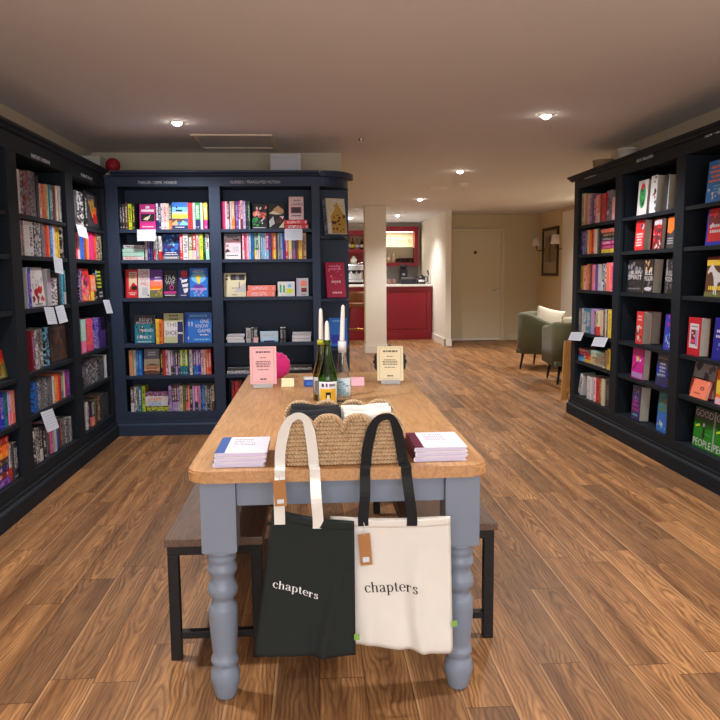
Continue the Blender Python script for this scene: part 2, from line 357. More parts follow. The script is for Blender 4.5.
# ------------------------------------------------------------------ ceiling lights
RINGM = mat('white_lamp_ring', (230, 226, 220), .4); BULB = mat('lamp_lens', (255, 240, 220), .3, emit=45)
def downlight(p, label, watts=LAMP_W):
    t = thing('downlight', label, 'ceiling light', (p.x, p.y, CZ), 0, 'recessed ceiling downlights')
    MB().lathe([(.036, -.001), (.036, -.006), (.041, -.008), (.05, -.004), (.05, -.0005)], 28, cap=False).build('ring', RINGM, t)
    MB().lathe([(.002, -.026), (.014, -.025), (.024, -.020), (.031, -.012), (.034, -.003), (.034, -.0005)], 24).build('lens', BULB, t)
    l = bpy.data.lights.new('downlight_lamp', 'SPOT'); l.energy = watts; l.color = LAMP_C; l.spot_size = RAD(136); l.spot_blend = .75; l.shadow_soft_size = .05
    lo = bpy.data.objects.new('downlight_lamp', l); COL.objects.link(lo); lo.parent = t; lo.location = (0, 0, -.045)
    return t
for (a, b), w, lb in (((177, 122), .72, 'round ceiling downlight above the left bookcases'), ((546, 115), 1, 'largest right-hand ceiling downlight, nearest the right bookcase'),
        ((460, 171), 1, 'ceiling downlight just in front of the smoke alarm'), ((420, 199), 1.0, 'small ceiling downlight in front of the bar, beside the round vent'), ((397.5, 215), .85, 'smallest ceiling downlight, right over the red bar')):
    downlight(onz(a, b, CZ), lb, LAMP_W*w)
for x, y in ((-.95, 2.55), (1.62, 2.4), (-.95, -.4), (1.62, -.4), (.35, -1.6), (3.95, 9.4), (3.98, 11.1)):  # the last two are added, unseen, to brighten the door and seating area
    downlight(Vector((x, y, CZ)), 'unseen ceiling downlight')
# warm lamp on the bar side, hidden by the back bookcase in the photo
downlight(Vector((.75, 14.9, CZ)), 'ceiling downlight over the coffee end of the bar', LAMP_W*.8)

# small ceiling fittings
def disc(name, p, r, h, m, label, cat):
    o = MB().lathe([(r*.75, -h), (r*.95, -h*.8), (r, -h*.3), (r, 0)], 28).build(name, m); o.location = (p.x, p.y, CZ); return tag(o, label, cat)
disc('ceiling_vent', onz(438, 187.5, CZ), .13, .025, SKIRT, 'flat white round ceiling vent in front of the bar', 'vent')
t = thing('smoke_alarm', 'white domed smoke alarm on the ceiling behind a downlight', 'smoke alarm', tuple(onz(463.5, 182.5, CZ)))
MB().lathe([(.062, -.02), (.066, -.005), (.066, 0)], 28).build('base', SKIRT, t)
MB().lathe([(.012, -.055), (.035, -.052), (.05, -.035), (.052, -.02)], 28).build('dome', SKIRT, t)
disc('sprinkler_head', onz(361, 138.5, CZ), .022, .02, CHROME, 'tiny metal sprinkler head in the middle of the ceiling', 'sprinkler')
hp = onz(415, 167, CZ)
# access hatch
a, b = onz(190, 134, CZ), onz(272, 134, CZ)
t = thing('ceiling_hatch', 'square access hatch framed in the ceiling over the back bookcase', 'hatch', (a.x, a.y, CZ))
w = b.x-a.x; dd = .62
MB().box(.03, w-.03, .03, dd-.03, -.004, 0).build('panel', CEIL, t)
f = MB(); f.box(0, w, 0, .025, -.012, 0, .003).box(0, w, dd-.025, dd, -.012, 0, .003).box(0, .025, .026, dd-.026, -.012, 0, .003).box(w-.025, w, .026, dd-.026, -.012, 0, .003)
f.build('frame', mat('hatch_frame', (222, 210, 192), .5), t)

# ------------------------------------------------------------------ bookcases
XL, XR, YB = -1.65, 2.40, 6.15
RUN = {'L': (Matrix.Translation((XL, 0, 0)) @ Matrix.Rotation(RAD(90), 4, 'Z')),
       'R': (Matrix.Translation((XR, 0, 0)) @ Matrix.Rotation(RAD(-90), 4, 'Z')),
       'B': Matrix.Translation((0, YB, 0))}
SHZ = {'L': [1.678, 1.441, 1.132, .758, .505, .192], 'B': [1.69, 1.445, 1.136, .757, .495, .192], 'R': [1.731, 1.472, 1.157, .775, .510, .190]}
def uz(run, px, py, v=0.0):
    if run == 'B': p = ony(px, py, YB+v); return p.x, p.z
    if run == 'L': p = onx(px, py, XL-v); return p.y, p.z
    p = onx(px, py, XR+v); return -p.y, p.z
DEPTH = .30
def bookcase(run, label, u0, u1, stiles, top, otop, closed_left=True, closed_right=True, cs=None, ce=None):
    base = RUN[run] @ Matrix.Translation((u0, 0, 0))
    t = thing('bookcase', label, 'bookcase', mw=base); sh = -u0
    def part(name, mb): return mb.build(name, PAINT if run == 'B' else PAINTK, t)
    part('back_panel', MB().box(u0+sh+.002, u1+sh-.002, DEPTH-.016, DEPTH, .1, otop+.03))
    part('soffit', MB().box(u0+sh, u1+sh, .0242, DEPTH-.0163, otop+.001, otop+.02))
    for a, b in stiles:
        part('stile', MB().box(a+sh, b+sh, 0, .024, .135, otop, .002))
        part('divider', MB().box(max(a+sh+.01, 0), min(b+sh-.01, u1-u0), .0241, DEPTH-.0162, .135, otop))
    part('header', MB().box(u0+sh, u1+sh, 0, .024, otop+.0005, top-.045))
    part('top_board', MB().box(u0+sh, u1+sh, .025, DEPTH, top-.047, top-.028))
    part('bottom_rail', MB().box(u0+sh, u1+sh, 0, .024, .1205, SHZ[run][5]-.001 if False else .1349))
    # plinth and moulding
    part('plinth', MB().prism([(-.03, 0), (-.03, .085), (-.026, .092), (-.012, .1), (-.012, .118), (0, .12), (DEPTH, .12), (DEPTH, 0)], u0+sh, u1+sh, 'x'))
    cs = u0 if cs is None else cs; ce = u1 if ce is None else ce
    part('cornice', MB().prism([(0, top-.0445), (-.02, top-.036), (-.026, top-.026), (-.05, top-.014), (-.05, top), (DEPTH, top), (DEPTH, top-.0275), (.0005, top-.0275), (.0005, top-.0445)], cs+sh, ce+sh, 'x'))
    for (a, b), (c, d) in zip(stiles, stiles[1:]):
        for i, z in enumerate(SHZ[run]):
            if i == 5: part('shelf', MB().box(b+sh-.009, c+sh+.009, .0005, DEPTH-.0165, .1352, z, .0015))
            else: part('shelf', MB().box(b+sh-.009, c+sh+.009, .006 if False else .0245, DEPTH-.0165, z-.026, z).box(b+sh+.001, c+sh-.001, .008, .0244, z-.026, z, .0015))
    return t
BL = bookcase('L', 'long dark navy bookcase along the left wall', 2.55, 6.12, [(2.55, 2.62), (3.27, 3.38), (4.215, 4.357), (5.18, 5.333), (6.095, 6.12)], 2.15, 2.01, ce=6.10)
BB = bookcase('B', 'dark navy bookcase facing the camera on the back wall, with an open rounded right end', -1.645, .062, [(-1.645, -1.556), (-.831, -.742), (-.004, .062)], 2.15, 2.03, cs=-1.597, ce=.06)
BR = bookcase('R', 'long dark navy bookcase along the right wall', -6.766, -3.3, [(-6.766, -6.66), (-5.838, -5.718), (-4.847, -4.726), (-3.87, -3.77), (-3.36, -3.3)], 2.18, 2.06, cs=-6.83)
# corner filler at the meeting of the left and back runs
MB().box(6.1205-2.55, 6.148-2.55, 0, .024, 0, 2.10).build('corner_stile', PAINTK, BL)
MB().box(-1.955+1.645, -.0005, .0, DEPTH, 0, 2.10).build('corner_block', PAINT, BB)
# rounded open end of the back run
sh = 1.645
def qround(r0, v0, v1, n=10):   # quarter-round plan from the front edge back to the side
    return [(.0625+sh+(r0)*math.sin(math.pi/2*i/n), v1-(v1-v0)*math.cos(math.pi/2*i/n)) for i in range(n+1)]
EW = .245
MB().box(.0625+sh, .0625+sh+EW, DEPTH-.016, DEPTH, 0, 2.10).build('end_panel', PAINT, BB)
for z in (1.636, 1.115, .70, .192): MB().prism(qround(EW-.002, .03, DEPTH-.018)+[(.0625+sh, DEPTH-.018)], z-.025, z).build('end_shelf', PAINT, BB)
MB().prism(qround(EW+.002, -.028, DEPTH-.018)+[(.0625+sh, DEPTH-.018)], 0, .12).build('end_plinth', PAINT, BB)
MB().prism(qround(EW, .0, DEPTH)+[(.0625+sh, DEPTH)], 2.03, 2.104).build('end_header', PAINT, BB)
MB().prism(qround(EW+.045, -.05, DEPTH)+[(.0625+sh, DEPTH)], 2.1045, 2.15, bev=.01).build('end_cornice', PAINT, BB)
HEADM = mat('silver_lettering', (196, 200, 208), .4)
def heading(run, root, u0, s, x0, x1, y, zs=1.0):
    a, z = uz(run, x0, y); b, _ = uz(run, x1, y); vs, ps = text_cached(s)
    xs = [v[0] for v in vs]; w = (b-a); k = w/(max(xs)-min(xs)); mid = (a+b)/2; x_mid = (max(xs)+min(xs))/2
    h = .023*zs/.72
    bm = MB()
    vv = [bm.bm.verts.new((mid-u0+(x-x_mid)*k, -.0012, z+(yv-.36)*h)) for x, yv in vs]
    for p in ps: bm.bm.faces.new([vv[i] for i in p])
    bm.build('section_lettering', HEADM, root, solid=.0015, fixn=False)
heading('L', BL, 2.55, 'FANTASY / HORROR', 31, 49.5, 155); heading('L', BL, 2.55, 'FANTASY', 81, 92, 174.5)
heading('B', BB, -1.645, 'THRILLER / CRIME / HORROR', 138, 177, 182.5); heading('B', BB, -1.645, 'CLASSICS / TRANSLATED FICTION', 230, 280, 182)
heading('R', BR, -6.766, 'ROMANCE', 585, 596, 178); heading('R', BR, -6.766, 'BESTSELLERS', 637, 653, 161); heading('R', BR, -6.766, 'NEW \u2022 NOTABLE', 705, 732, 136)

# ------------------------------------------------------------------ books
ORD = ['first', 'second', 'third', 'fourth', 'fifth', 'sixth', 'seventh', 'eighth', 'ninth', 'tenth', 'eleventh', 'twelfth', 'thirteenth', 'fourteenth', 'fifteenth', 'sixteenth', 'seventeenth', 'eighteenth', 'nineteenth', 'twentieth',
       'twenty-first', 'twenty-second', 'twenty-third', 'twenty-fourth', 'twenty-fifth', 'twenty-sixth', 'twenty-seventh', 'twenty-eighth', 'twenty-ninth', 'thirtieth', 'thirty-first', 'thirty-second', 'thirty-third', 'thirty-fourth']
SHN = ['top', 'second', 'third', 'fourth', 'fifth', 'bottom']
BAY = {'LA': 'nearest left bay', 'LB': 'middle left bay', 'LC': 'corner left bay', 'BL': 'left back bay', 'BR': 'right back bay', 'RA': 'farthest right bay', 'RB': 'middle right bay', 'RC': 'nearest right bay', 'E': 'rounded end'}
rnd = random.Random(7)
def book(t, h, d, m, mw, hard=True, name='book'):
    """standing book: spine towards -y, x = thickness, z = height"""
    e = .0024 if hard else .0011; ov = .003 if hard else 0; r = min(t*.12, .003)
    bm = MB()
    bm.prism([(0, r), (r, 0), (t-r, 0), (t, r), (t, d), (t-e, d), (t-e, .004), (e, .004), (e, d), (0, d)], 0, h)
    o = bm.build(name, m, mw=mw)
    o.data.attributes.new('place', 'FLOAT_VECTOR', 'POINT'); o.data.attributes.new('seed', 'FLOAT', 'POINT'); s = rnd.random(); cs = [tuple(vx.co) for vx in o.data.vertices]
    o.data.attributes['place'].data.foreach_set('vector', [q for c in cs for q in (c[0]/t, c[1]/d, c[2]/h)]); o.data.attributes['seed'].data.foreach_set('value', [s]*len(cs))
    MB().box(e+.0002, t-e-.0002, .0042, d-ov-.001, ov+.0003, h-ov-.0003).build('page_block', PAPER, o)
    return o
def Mrot(cols, pos):
    m = Matrix.Identity(4)
    for j, c in enumerate(cols):
        for i in range(3): m[i][j] = c[i]
    m.translation = Vector(pos); return m
SHK = {}
counter = {}
def lab(bay, sh, txt, cat='book'):
    k = (bay, sh); counter[k] = counter.get(k, 0)+1
    return f"{txt}, {ORD[counter[k]-1]} from left on {SHN[sh]} shelf of {BAY[bay]}"
EXT = {'LA': (3.38, 4.215), 'LB': (4.357, 5.185), 'LC': (5.333, 6.09), 'RA': (-6.66, -5.838), 'RB': (-5.718, -4.847), 'RC': (-4.726, -3.87), 'BL': (-1.556, -.831), 'BR': (-.742, -.004)}
DBG = []
def clampu(bay, u0, u1):
    if bay not in EXT: return u0, u1
    a, b = EXT[bay][0]+.003, EXT[bay][1]-.003
    if u0 < a-.01 or u1 > b+.01: DBG.append((bay, round(u0-a, 3), round(b-u1, 3)))
    return max(u0, a), min(u1, b)
def gap(bay, sh):
    z = SHZ[bay[0]]; top = {'L': 2.01, 'B': 2.03, 'R': 2.06}[bay[0]]
    return (top if sh == 0 else z[sh-1]-.026)-z[sh]-.006
def frame_of(bay): return RUN[bay[0]] if bay != 'E' else RUN['B']
def S(bay, sh, x0, yt0, x1, yt1, spec, v=.035, lean=0, roll=0):
    """upright books between two pixel columns; spec: colour[.ink[.style]][*width][+mm]"""
    run = bay[0]; z = SHZ[run][sh]; toks = spec.split()
    ym = (yt0+yt1)/2
    u0, z0 = uz(run, x0, yt0, v); u1, z1 = uz(run, x1, yt1, v)
    if u1 < u0: u0, u1 = u1, u0
    u0, u1 = clampu(bay, u0, u1)
    items = []
    for tk in toks:
        dh = 0; w = 1.0
        if '+' in tk: tk, q = tk.split('+'); dh = float(q)
        if '~' in tk: tk, q = tk.split('~'); dh = -float(q)
        if '*' in tk: tk, q = tk.split('*'); w = float(q)
        items.append((tk.split('.'), w, dh))
    tot = sum(w for _, w, _ in items); u = u0
    for k, (c, w, dh) in enumerate(items):
        du = (u1-u0)*w/tot; f = (u+du/2-u0)/(u1-u0)
        if c[0] != '_':
            hh = min(max(z0+(z1-z0)*f-z+dh/1000, .12), gap(bay, sh)); d = min(.72*hh+rnd.uniform(-.01, .01), .165)
            d = min(d, .26-v); col = c[0]; ink = c[1] if len(c) > 1 and c[1] else ('wht' if sum(PAL[col]) < 420 else 'chr'); st = c[2] if len(c) > 2 else 't'
            vv = v+rnd.uniform(-.008, .012); an = RAD(rnd.uniform(-.6, .6)-lean)
            m = frame_of(bay) @ Matrix.Translation((u+.0006, vv, z+.0006+(du*math.sin(RAD(roll)) if roll else 0))) @ Matrix.Rotation(RAD(rnd.uniform(-.5, .5)), 4, 'Z') @ Matrix.Rotation(RAD(roll), 4, 'Y')
            o = book(max(du-.0015, .004), hh, d, spine_mat(col, ink, st), m, hard=du > .026)
            sz = 'slim ' if du < .017 else 'thick ' if du > .04 else ''
            how = {'y': f'{WORD[col]} and {WORD[ink]} book', 'b': f'{WORD[col]} over {WORD[ink]} book'}.get(st, f'{sz}{WORD[col]} book')
            tag(o, lab(bay, sh, how), 'book', 'books on the shop shelves')
        u += du
def art_print(o, t, h, d, art, name='cover_print'):
    """art: list of (colour, kind, ...) laid on the front board (x = t); a,b run 0..1 across and up"""
    byc = {}
    for layer, a in enumerate(art):
        c, kind = a[0], a[1]; g = byc.setdefault(c if isinstance(c, tuple) else PAL[c], MB()); x = t+.0003+.00012*layer
        def V(p): return g.bm.verts.new((x, p[0]*d, p[1]*h))
        if kind == 'r':
            a0, b0, a1, b1 = a[2:6]; g.bm.faces.new([V(p) for p in ((a0, b0), (a1, b0), (a1, b1), (a0, b1))])
        elif kind == 'e':
            ca, cb, ra, rb = a[2:6]; g.bm.faces.new([V((ca+ra*math.cos(k*.3307), cb+rb*math.sin(k*.3307))) for k in range(19)])
        elif kind == 'p': g.bm.faces.new([V(p) for p in a[2]])
        elif kind == 't':          # (colour,'t',text,centre a,baseline b,height b[,max width a])
            s, ca, b0, hb = a[2:6]; wa = a[6] if len(a) > 6 else .84
            vs, ps = text_cached(s); xs = [q[0] for q in vs]; ys = [q[1] for q in vs]; W_ = max(xs)-min(xs); xm = (max(xs)+min(xs))/2; top = max(ys)
            kx = wa/W_; vv = [V((ca+(q[0]-xm)*kx, b0+q[1]*hb/top)) for q in vs]
            for p in ps: g.bm.faces.new([vv[i] for i in p])
        elif kind == 'l':          # lines of small print: (colour,'l',a0,a1,b0,b1,rows)
            a0, a1, b0, b1, n = a[2:7]; q = random.Random(str(a))
            for k in range(n):
                yb = b1-(k+.75)*(b1-b0)/n; hb = (b1-b0)/n*.5; ca = (a0+a1)/2; half = (a1-a0)/2*q.uniform(.65, 1); p = ca-half
                while p < ca+half-.02:
                    l = min(q.uniform(.04, .13), ca+half-p); g.bm.faces.new([V(s_) for s_ in ((p, yb), (p+l, yb), (p+l, yb+hb), (p, yb+hb))]); p += l+.022
        elif kind == 'n':          # scattered blots: (colour,'n',a0,b0,a1,b1,count,size)
            a0, b0, a1, b1, n, sz = a[2:8]; q = random.Random(str(a))
            for k in range(n):
                ca, cb = q.uniform(a0, a1), q.uniform(b0, b1); r1 = sz*q.uniform(.5, 1.3)
                pts = []
                for j in range(7):
                    rr = r1*q.uniform(.5, 1.2); pts.append((min(max(ca+rr*math.cos(j*.9), .01), .99), min(max(cb+rr*d/h*math.sin(j*.9), .01), .99)))
                g.bm.faces.new([V(p) for p in pts])
    for i, (c, g) in enumerate(byc.items()): g.build(name, flat(c), o, fixn=False)
def FO(bay, sh, x0, x1, yt, col, art, label, t=.03, n=1, v=.06, lean=7, ink='wht', z=None, turn=0, hard=True, spine='t', off=.014):
    """book shown cover-out between two pixel columns, its top at yt; n copies one behind the other"""
    run = bay[0] if bay != 'E' else 'B'; z = SHZ[run][sh] if z is None else z
    u0, za = uz(run, x0, yt, v); u1, zb = uz(run, x1, yt, v)
    if u1 < u0: u0, u1 = u1, u0
    u0, u1 = clampu(bay, u0, u1)
    d = u1-u0; h = ((za+zb)/2-z)/math.cos(RAD(lean))
    if bay != 'E': h = min(h, gap(bay, sh)-.004)
    for k in range(n):
        vb = v+t+k*(t+.002)
        u0 = max(u0-(off if k else 0), EXT[bay][0]+.002) if bay in EXT else u0
        # keep the leaning top clear of the back panel
        base = frame_of(bay) @ Matrix.Translation((u0, vb, z+.0006)) @ Matrix.Rotation(RAD(turn), 4, 'Z') @ Matrix.Rotation(RAD(-lean), 4, 'X') @ Matrix.Rotation(RAD(-90), 4, 'Z')
        o = book(t, h, d, spine_mat(col, ink, spine), base, hard)
        if k == 0: art_print(o, t, h, d, art)
        lb = label if k == 0 else f'{"first" if k == 1 else ORD[k-1]} copy behind the {label.split(" cover-out")[0].split(",")[0].split(" on ")[0]}, {BAY[bay]}'
        tag(o, lb, 'book', 'books on the shop shelves'); counter[(bay, sh)] = counter.get((bay, sh), 0)+(1 if k == 0 else 0)
    return o
def HS(bay, sh, x0, x1, yt, spec, what, v=.04, z=None, d=.15):
    """books lying flat, bottom first; spine to the room"""
    run = bay[0]; zz = SHZ[run][sh] if z is None else z; fr = frame_of(bay)
    u0, za = uz(run, x0, yt, v); u1, zb = uz(run, x1, yt, v)
    if u1 < u0: u0, u1 = u1, u0
    u0, u1 = clampu(bay, u0-.008, u1+.008); u0 += .008; u1 -= .008
    toks = spec.split(); hh = (za+zb)/2-zz; th = hh/len(toks); n = len(toks)
    for k, tk in enumerate(toks):
        c = tk.split('.'); col = c[0]; ink = c[1] if len(c) > 1 and c[1] else ('wht' if sum(PAL[col]) < 420 else 'chr'); st = c[2] if len(c) > 2 else 't'
        j = rnd.uniform(-.006, .006)
        loc = fr @ Matrix.Translation((u1+j, v+rnd.uniform(0, .006), zz+k*th+.0006)); M3 = Mrot(((0, 0, 1), (0, 1, 0), (-1, 0, 0)), (0, 0, 0))
        o = book(th-.0012, (u1-u0)-abs(j), d, spine_mat(col, ink, st), loc @ M3)
        pos = 'bottom' if k == 0 else 'top' if k == n-1 else ORD[k]+' from bottom'
        tag(o, f'{WORD[col]} book, {pos} of {what}, {BAY[bay]}', 'book', 'books on the shop shelves')
    counter[(bay, sh)] = counter.get((bay, sh), 0)+1
    return zz+n*th
def CARD(run, sh, x0, x1, y0, y1, label, tilt=0, droop=.15, name='shelf_card'):
    """handwritten recommendation card stuck to the front edge of a shelf and hanging down"""
    u0, za = uz(run, x0, y0, -.002); u1, zb = uz(run, x1, y1, -.002)
    if u1 < u0: u0, u1 = u1, u0
    w = u1-u0; z1 = SHZ[run][sh]-.002; h = max(min(za-zb, .16), .06)
    m = RUN[run] @ Matrix.Translation(((u0+u1)/2, -.0035, z1)) @ Matrix.Rotation(RAD(tilt), 4, 'Y') @ Matrix.Rotation(RAD(-droop*57), 4, 'X')
    o = MB().box(-w/2, w/2, -.0008, 0, -h, 0).build(name, CARDM, mw=m)
    g = MB(); q = random.Random(label)
    for k in range(6):
        zz = -h*(.14+.13*k); p = -w*.4
        while p < w*.4:
            l = q.uniform(.06, .16)*w; b = min(p+l, w*.42); vs = [g.bm.verts.new((a, -.0011, c)) for a, c in ((p, zz-h*.012), (b, zz-h*.012), (b, zz+h*.012), (p, zz+h*.012))]; g.bm.faces.new(vs); p += l+.03*w
    g.build('handwriting', flat((150, 158, 186)), o, fixn=False)
    tag(o, label, 'card', 'recommendation cards on shelf edges')
def T(s, c='wht', a=.5, b=.5, h=.1, w=.8): return (c, 't', s, a, b, h, w)

# ---- back wall, left bay
S('BL', 0, 119, 204, 134.5, 204, 'blk.lgr chr.wht*1 brn.crm*1+8 lim*1.5 _*.2 blk.lim*.9+8')
FO('BL', 0, 138.5, 155, 204.5, 'mag', [('hpk', 'r', .06, .05, .94, .22), ('blk', 'r', .1, .32, .92, .62), ('crm', 'p', [(.22, .38), (.5, .36), (.62, .45), (.68, .6), (.55, .52), (.38, .48)]), ('wht', 'r', .1, .7, .9, .79), ('wht', 'r', .38, .83, .62, .93), ('wht', 'l', .1, .9, .06, .14, 1)],
   'magenta book cover-out with a pale figure on black, top shelf of left back bay')
S('BL', 0, 155.3, 203.5, 170.8, 203.5, 'wht.nvy.b nvy.wht wht.chr lpk.red*1.3+3 crm.gry blk.org.b+-2')
FO('BL', 0, 171, 187, 202.5, 'blu', [('sky', 'r', 0, .62, 1, .82), ('crm', 'r', 0, .55, 1, .63), ('yel', 'r', 0, .4, 1, .55), ('brn', 'p', [(0, .36), (.4, .4), (1, .36), (1, .3), (0, .24)]), ('nvy', 'r', 0, 0, 1, .14), ('sky', 'p', [(.45, .14), (.7, .32), (1, .22), (1, .14)]), ('tan', 'p', [(0, .22), (.3, .34), (.4, .14), (0, .14)]), ('blk', 'r', .25, .66, .66, .72), ('wht', 'l', .2, .8, .04, .1, 1), ('blk', 'e', .3, .82, .05, .04)],
   'blue and yellow seaside book cover-out on top shelf of left back bay')
S('BL', 0, 187.2, 202.8, 202.3, 202.8, 'red.drd*1.6 lgr.sky*.9 grn.nvy.b*1.6 wht.mnt*.9'); S('BL', 0, 203.2, 203, 207.2, 203, 'yel.mag.b')
HS('BL', 1, 119, 144, 245, 'wht.sal mnt.lgr mnt.lgr lgr.chr', 'the mint and white stack')
S('BL', 1, 144.3, 236.5, 161, 236, 'lgr _*.2 nvy.lil*1 nvy.pur chr.red.b lgr.chr.y _*.2 wht.red.b*1.2', v=.03)
FO('BL', 1, 162, 178.5, 232, 'nvy', [('blu', 'n', .05, .3, .95, .95, 16, .16), ('sky', 'n', .1, .4, .9, .95, 9, .08), ('pur', 'n', .3, .4, .8, .9, 5, .1), ('gry', 'r', 0, 0, 1, .14), ('wht', 'l', .06, .94, .16, .3, 2), ('wht', 'l', .08, .9, .03, .1, 1)],
   'dark blue swirling fantasy book cover-out on second shelf of left back bay')
S('BL', 1, 179.2, 234, 208.8, 234, 'red.wht*1 wht.nvy*1.7 olv.crm.b*1.4 red.lpk.b*1.1 lgr.red*1 lim.olv*1.2 blk.grn*.7 wht.mnt.b*1.2')
FO('BL', 2, 125, 136.5, 270, 'red', [('crm', 'r', .25, .3, .95, .92), ('red', 'p', [(.3, .35), (.6, .55), (.9, .45), (.9, .3), (.3, .3)]), ('blk', 'r', .5, .28, .95, .42), ('red', 'l', .3, .9, .66, .9, 3), ('wht', 'l', .2, .9, .08, .2, 2)],
   'red and cream book cover-out, leftmost on third shelf of left back bay', t=.024, n=2)
FO('BL', 2, 137, 148.7, 269.5, 'wht', [T('ONE', 'red', .55, .8, .14, .7), T('OUT', 'red', .55, .6, .14, .7), T('WILL', 'red', .55, .42, .13, .7), ('lgr', 'r', .35, .08, .85, .36), ('chr', 'r', .8, .05, .93, .1)],
   'white book with tall red lettering cover-out on third shelf of left back bay', t=.024, n=2)
FO('BL', 2, 149, 161.5, 270, 'pur', [('sal', 'r', 0, .4, 1, .62), ('org', 'r', 0, .3, 1, .42), ('yel', 'r', 0, .26, 1, .31), ('olv', 'p', [(0, .26), (.5, .2), (1, .34), (1, 0), (0, 0)]), ('gol', 'n', .1, .04, .9, .22, 8, .08), ('wht', 'l', .3, .95, .55, .78, 2)],
   'purple and orange sunset book cover-out on third shelf of left back bay', t=.022, n=2)
FO('BL', 2, 162.5, 176, 270.5, 'blk', [T('TRA', 'lgr', .5, .64, .17, .78), T('WIF', 'lgr', .5, .47, .15, .7), ('mag', 'e', .62, .36, .16, .1), ('blk', 'e', .62, .36, .1, .06), ('mag', 'r', .05, .13, .95, .22), ('wht', 'l', .08, .92, .04, .11, 1)],
   'black book with pale lettering and a pink ring, third shelf of left back bay', t=.026, n=1)
FO('BL', 2, 177.5, 188, 270, 'nvy', [('red', 'e', .55, .84, .3, .12), ('lil', 'n', .1, .3, .9, .7, 6, .1), ('wht', 'p', [(.3, .62), (.9, .66), (.8, .56), (.3, .52)]), ('wht', 'p', [(.35, .46), (.95, .5), (.9, .38), (.4, .36)]), ('wht', 'p', [(.45, .3), (.95, .34), (.9, .2), (.6, .14)]), ('wht', 'l', .1, .9, .04, .1, 1)],
   'navy book with scattered white letters cover-out on third shelf of left back bay', t=.024, n=2)
FO('BL', 2, 188.6, 207, 268.5, 'blu', [('sky', 'e', .5, .68, .4, .2), ('blu', 'l', .12, .88, .84, .97, 2), ('wht', 'l', .15, .85, .84, .95, 2), ('yel', 'p', [(.45, .45), (.4, .62), (.34, .72), (.5, .78), (.66, .72), (.58, .62), (.56, .45)]), ('lil', 'r', .06, .24, .94, .31), ('pur', 'e', .5, .36, .3, .06), ('lil', 'n', .3, .06, .7, .3, 6, .08), ('sky', 'n', .1, .03, .9, .14, 5, .06)],
   'bright blue book with a yellow figure, rightmost on third shelf of left back bay', t=.03)
FO('BL', 3, 133.5, 153.5, 315.5, 'teal', [('chr', 'r', 0, .66, 1, 1), T('BENN', 'wht', .55, .78, .11, .6), T('BRIGHTLY', 'lgr', .5, .68, .08, .8), ('dgn', 'n', .1, .1, .9, .6, 7, .12), ('wht', 'n', .3, .12, .7, .6, 5, .07), T('FRIEND', 'wht', .58, .4, .1, .66), T('FAMILY', 'wht', .5, .16, .11, .76), ('wht', 'l', .1, .9, .02, .09, 1)],
   'dark teal book with white title cover-out, leftmost on fourth shelf of left back bay', t=.034)
S('BL', 3, 155, 319, 162.3, 320, 'yel.org org.drd')
FO('BL', 3, 163, 182.5, 314, 'olv', [((186, 192, 150), 'r', 0, 0, 1, 1), ('olv', 'l', .2, .8, .74, .98, 2), ('wht', 'r', .05, .22, .7, .72), ('nvy', 'r', .7, 0, .98, .72), T('THE', 'olv', .4, .55, .13, .55), T('SHOE', 'chr', .38, .26, .16, .6), ('wht', 'r', .72, .3, .96, .36)],
   'sage green book with white and navy blocks cover-out on fourth shelf of left back bay', t=.034)
FO('BL', 3, 185.5, 211, 313.5, 'blu', [('sky', 'l', .04, .96, .84, .96, 1), T('ONE', 'wht', .72, .66, .12, .34), T('KNOW', 'wht', .62, .5, .12, .5), T('GAME', 'wht', .7, .34, .12, .5), ('wht', 'l', .5, .9, .22, .3, 1), ('sky', 'l', .3, .96, .05, .16, 1), ('cob', 'r', 0, .05, .06, .95), ('lgr', 'r', .08, .55, .13, .7), ('lgr', 'r', .2, .55, .25, .7), ('lgr', 'r', .05, .1, .1, .2)],
   'bright blue book with white title, front of three, fourth shelf of left back bay', t=.032, n=3)
S('BL', 4, 128.5, 350.5, 141.5, 350.5, 'tan.org*1.3 crm.sky*.9 blu.sky*1 blu.sky*1.1')
FO('BL', 4, 143.2, 158.8, 349.5, 'brn', [('gry', 'r', .02, .6, .98, .98), ('wht', 'l', .2, .8, .72, .9, 2), ('crm', 'p', [(0, .34), (.5, .42), (1, .36), (1, .6), (0, .6)]), ('tan', 'r', 0, .14, 1, .36), ('drd', 'l', .05, .95, .1, .3, 2)],
   'brown and grey sunset book cover-out on fifth shelf of left back bay', t=.03)
S('BL', 4, 160, 350.5, 205.3, 349.8, 'blk.yel red.chr lpk.chr*1.3 wht.pnk lil.chr.b chr.lil chr.lil.b chr.lpk lim.teal.b*1.1 grn.teal.b lim.teal.b*1.1 chr.teal*.7 wht*1.3 chr*.5 pur.blu.b*1.1 lil.blu.b pur.cob.b lpk.pur*1.1 lpk.tan')
S('BL', 4, 205.5, 350, 211, 349, 'org.crm red.wht*1.1', lean=0)
S('BL', 5, 130, 387, 144.5, 386.5, 'brn.wht.b*1.2 wht.chr.y*.8 lgr*.6 teal*1 lim*1.1')
HS('BL', 5, 145, 168, 391.5, 'lim.nvy.y wht.sky wht.org drd.lil.y', 'the mixed low stack')
S('BL', 5, 168.3, 386, 214, 385.5, 'lil.chr*1.2 chr.lil.b drd.lil.b+4 pur.lgr.b+4 crm.chr*1.2 olv.chr brn.org.b org.pnk.b*.8 blk.wht lil.lgr pnk.chr.b*1.2 lil.red chr*.4 blu.sky*1.2 lgr.chr.y chr.crm blk.lgr.y*.8 crm.brn.b')
CARD('B', 0, 137, 156, 228, 239.5, 'white handwritten card under the magenta book on the left back bay')
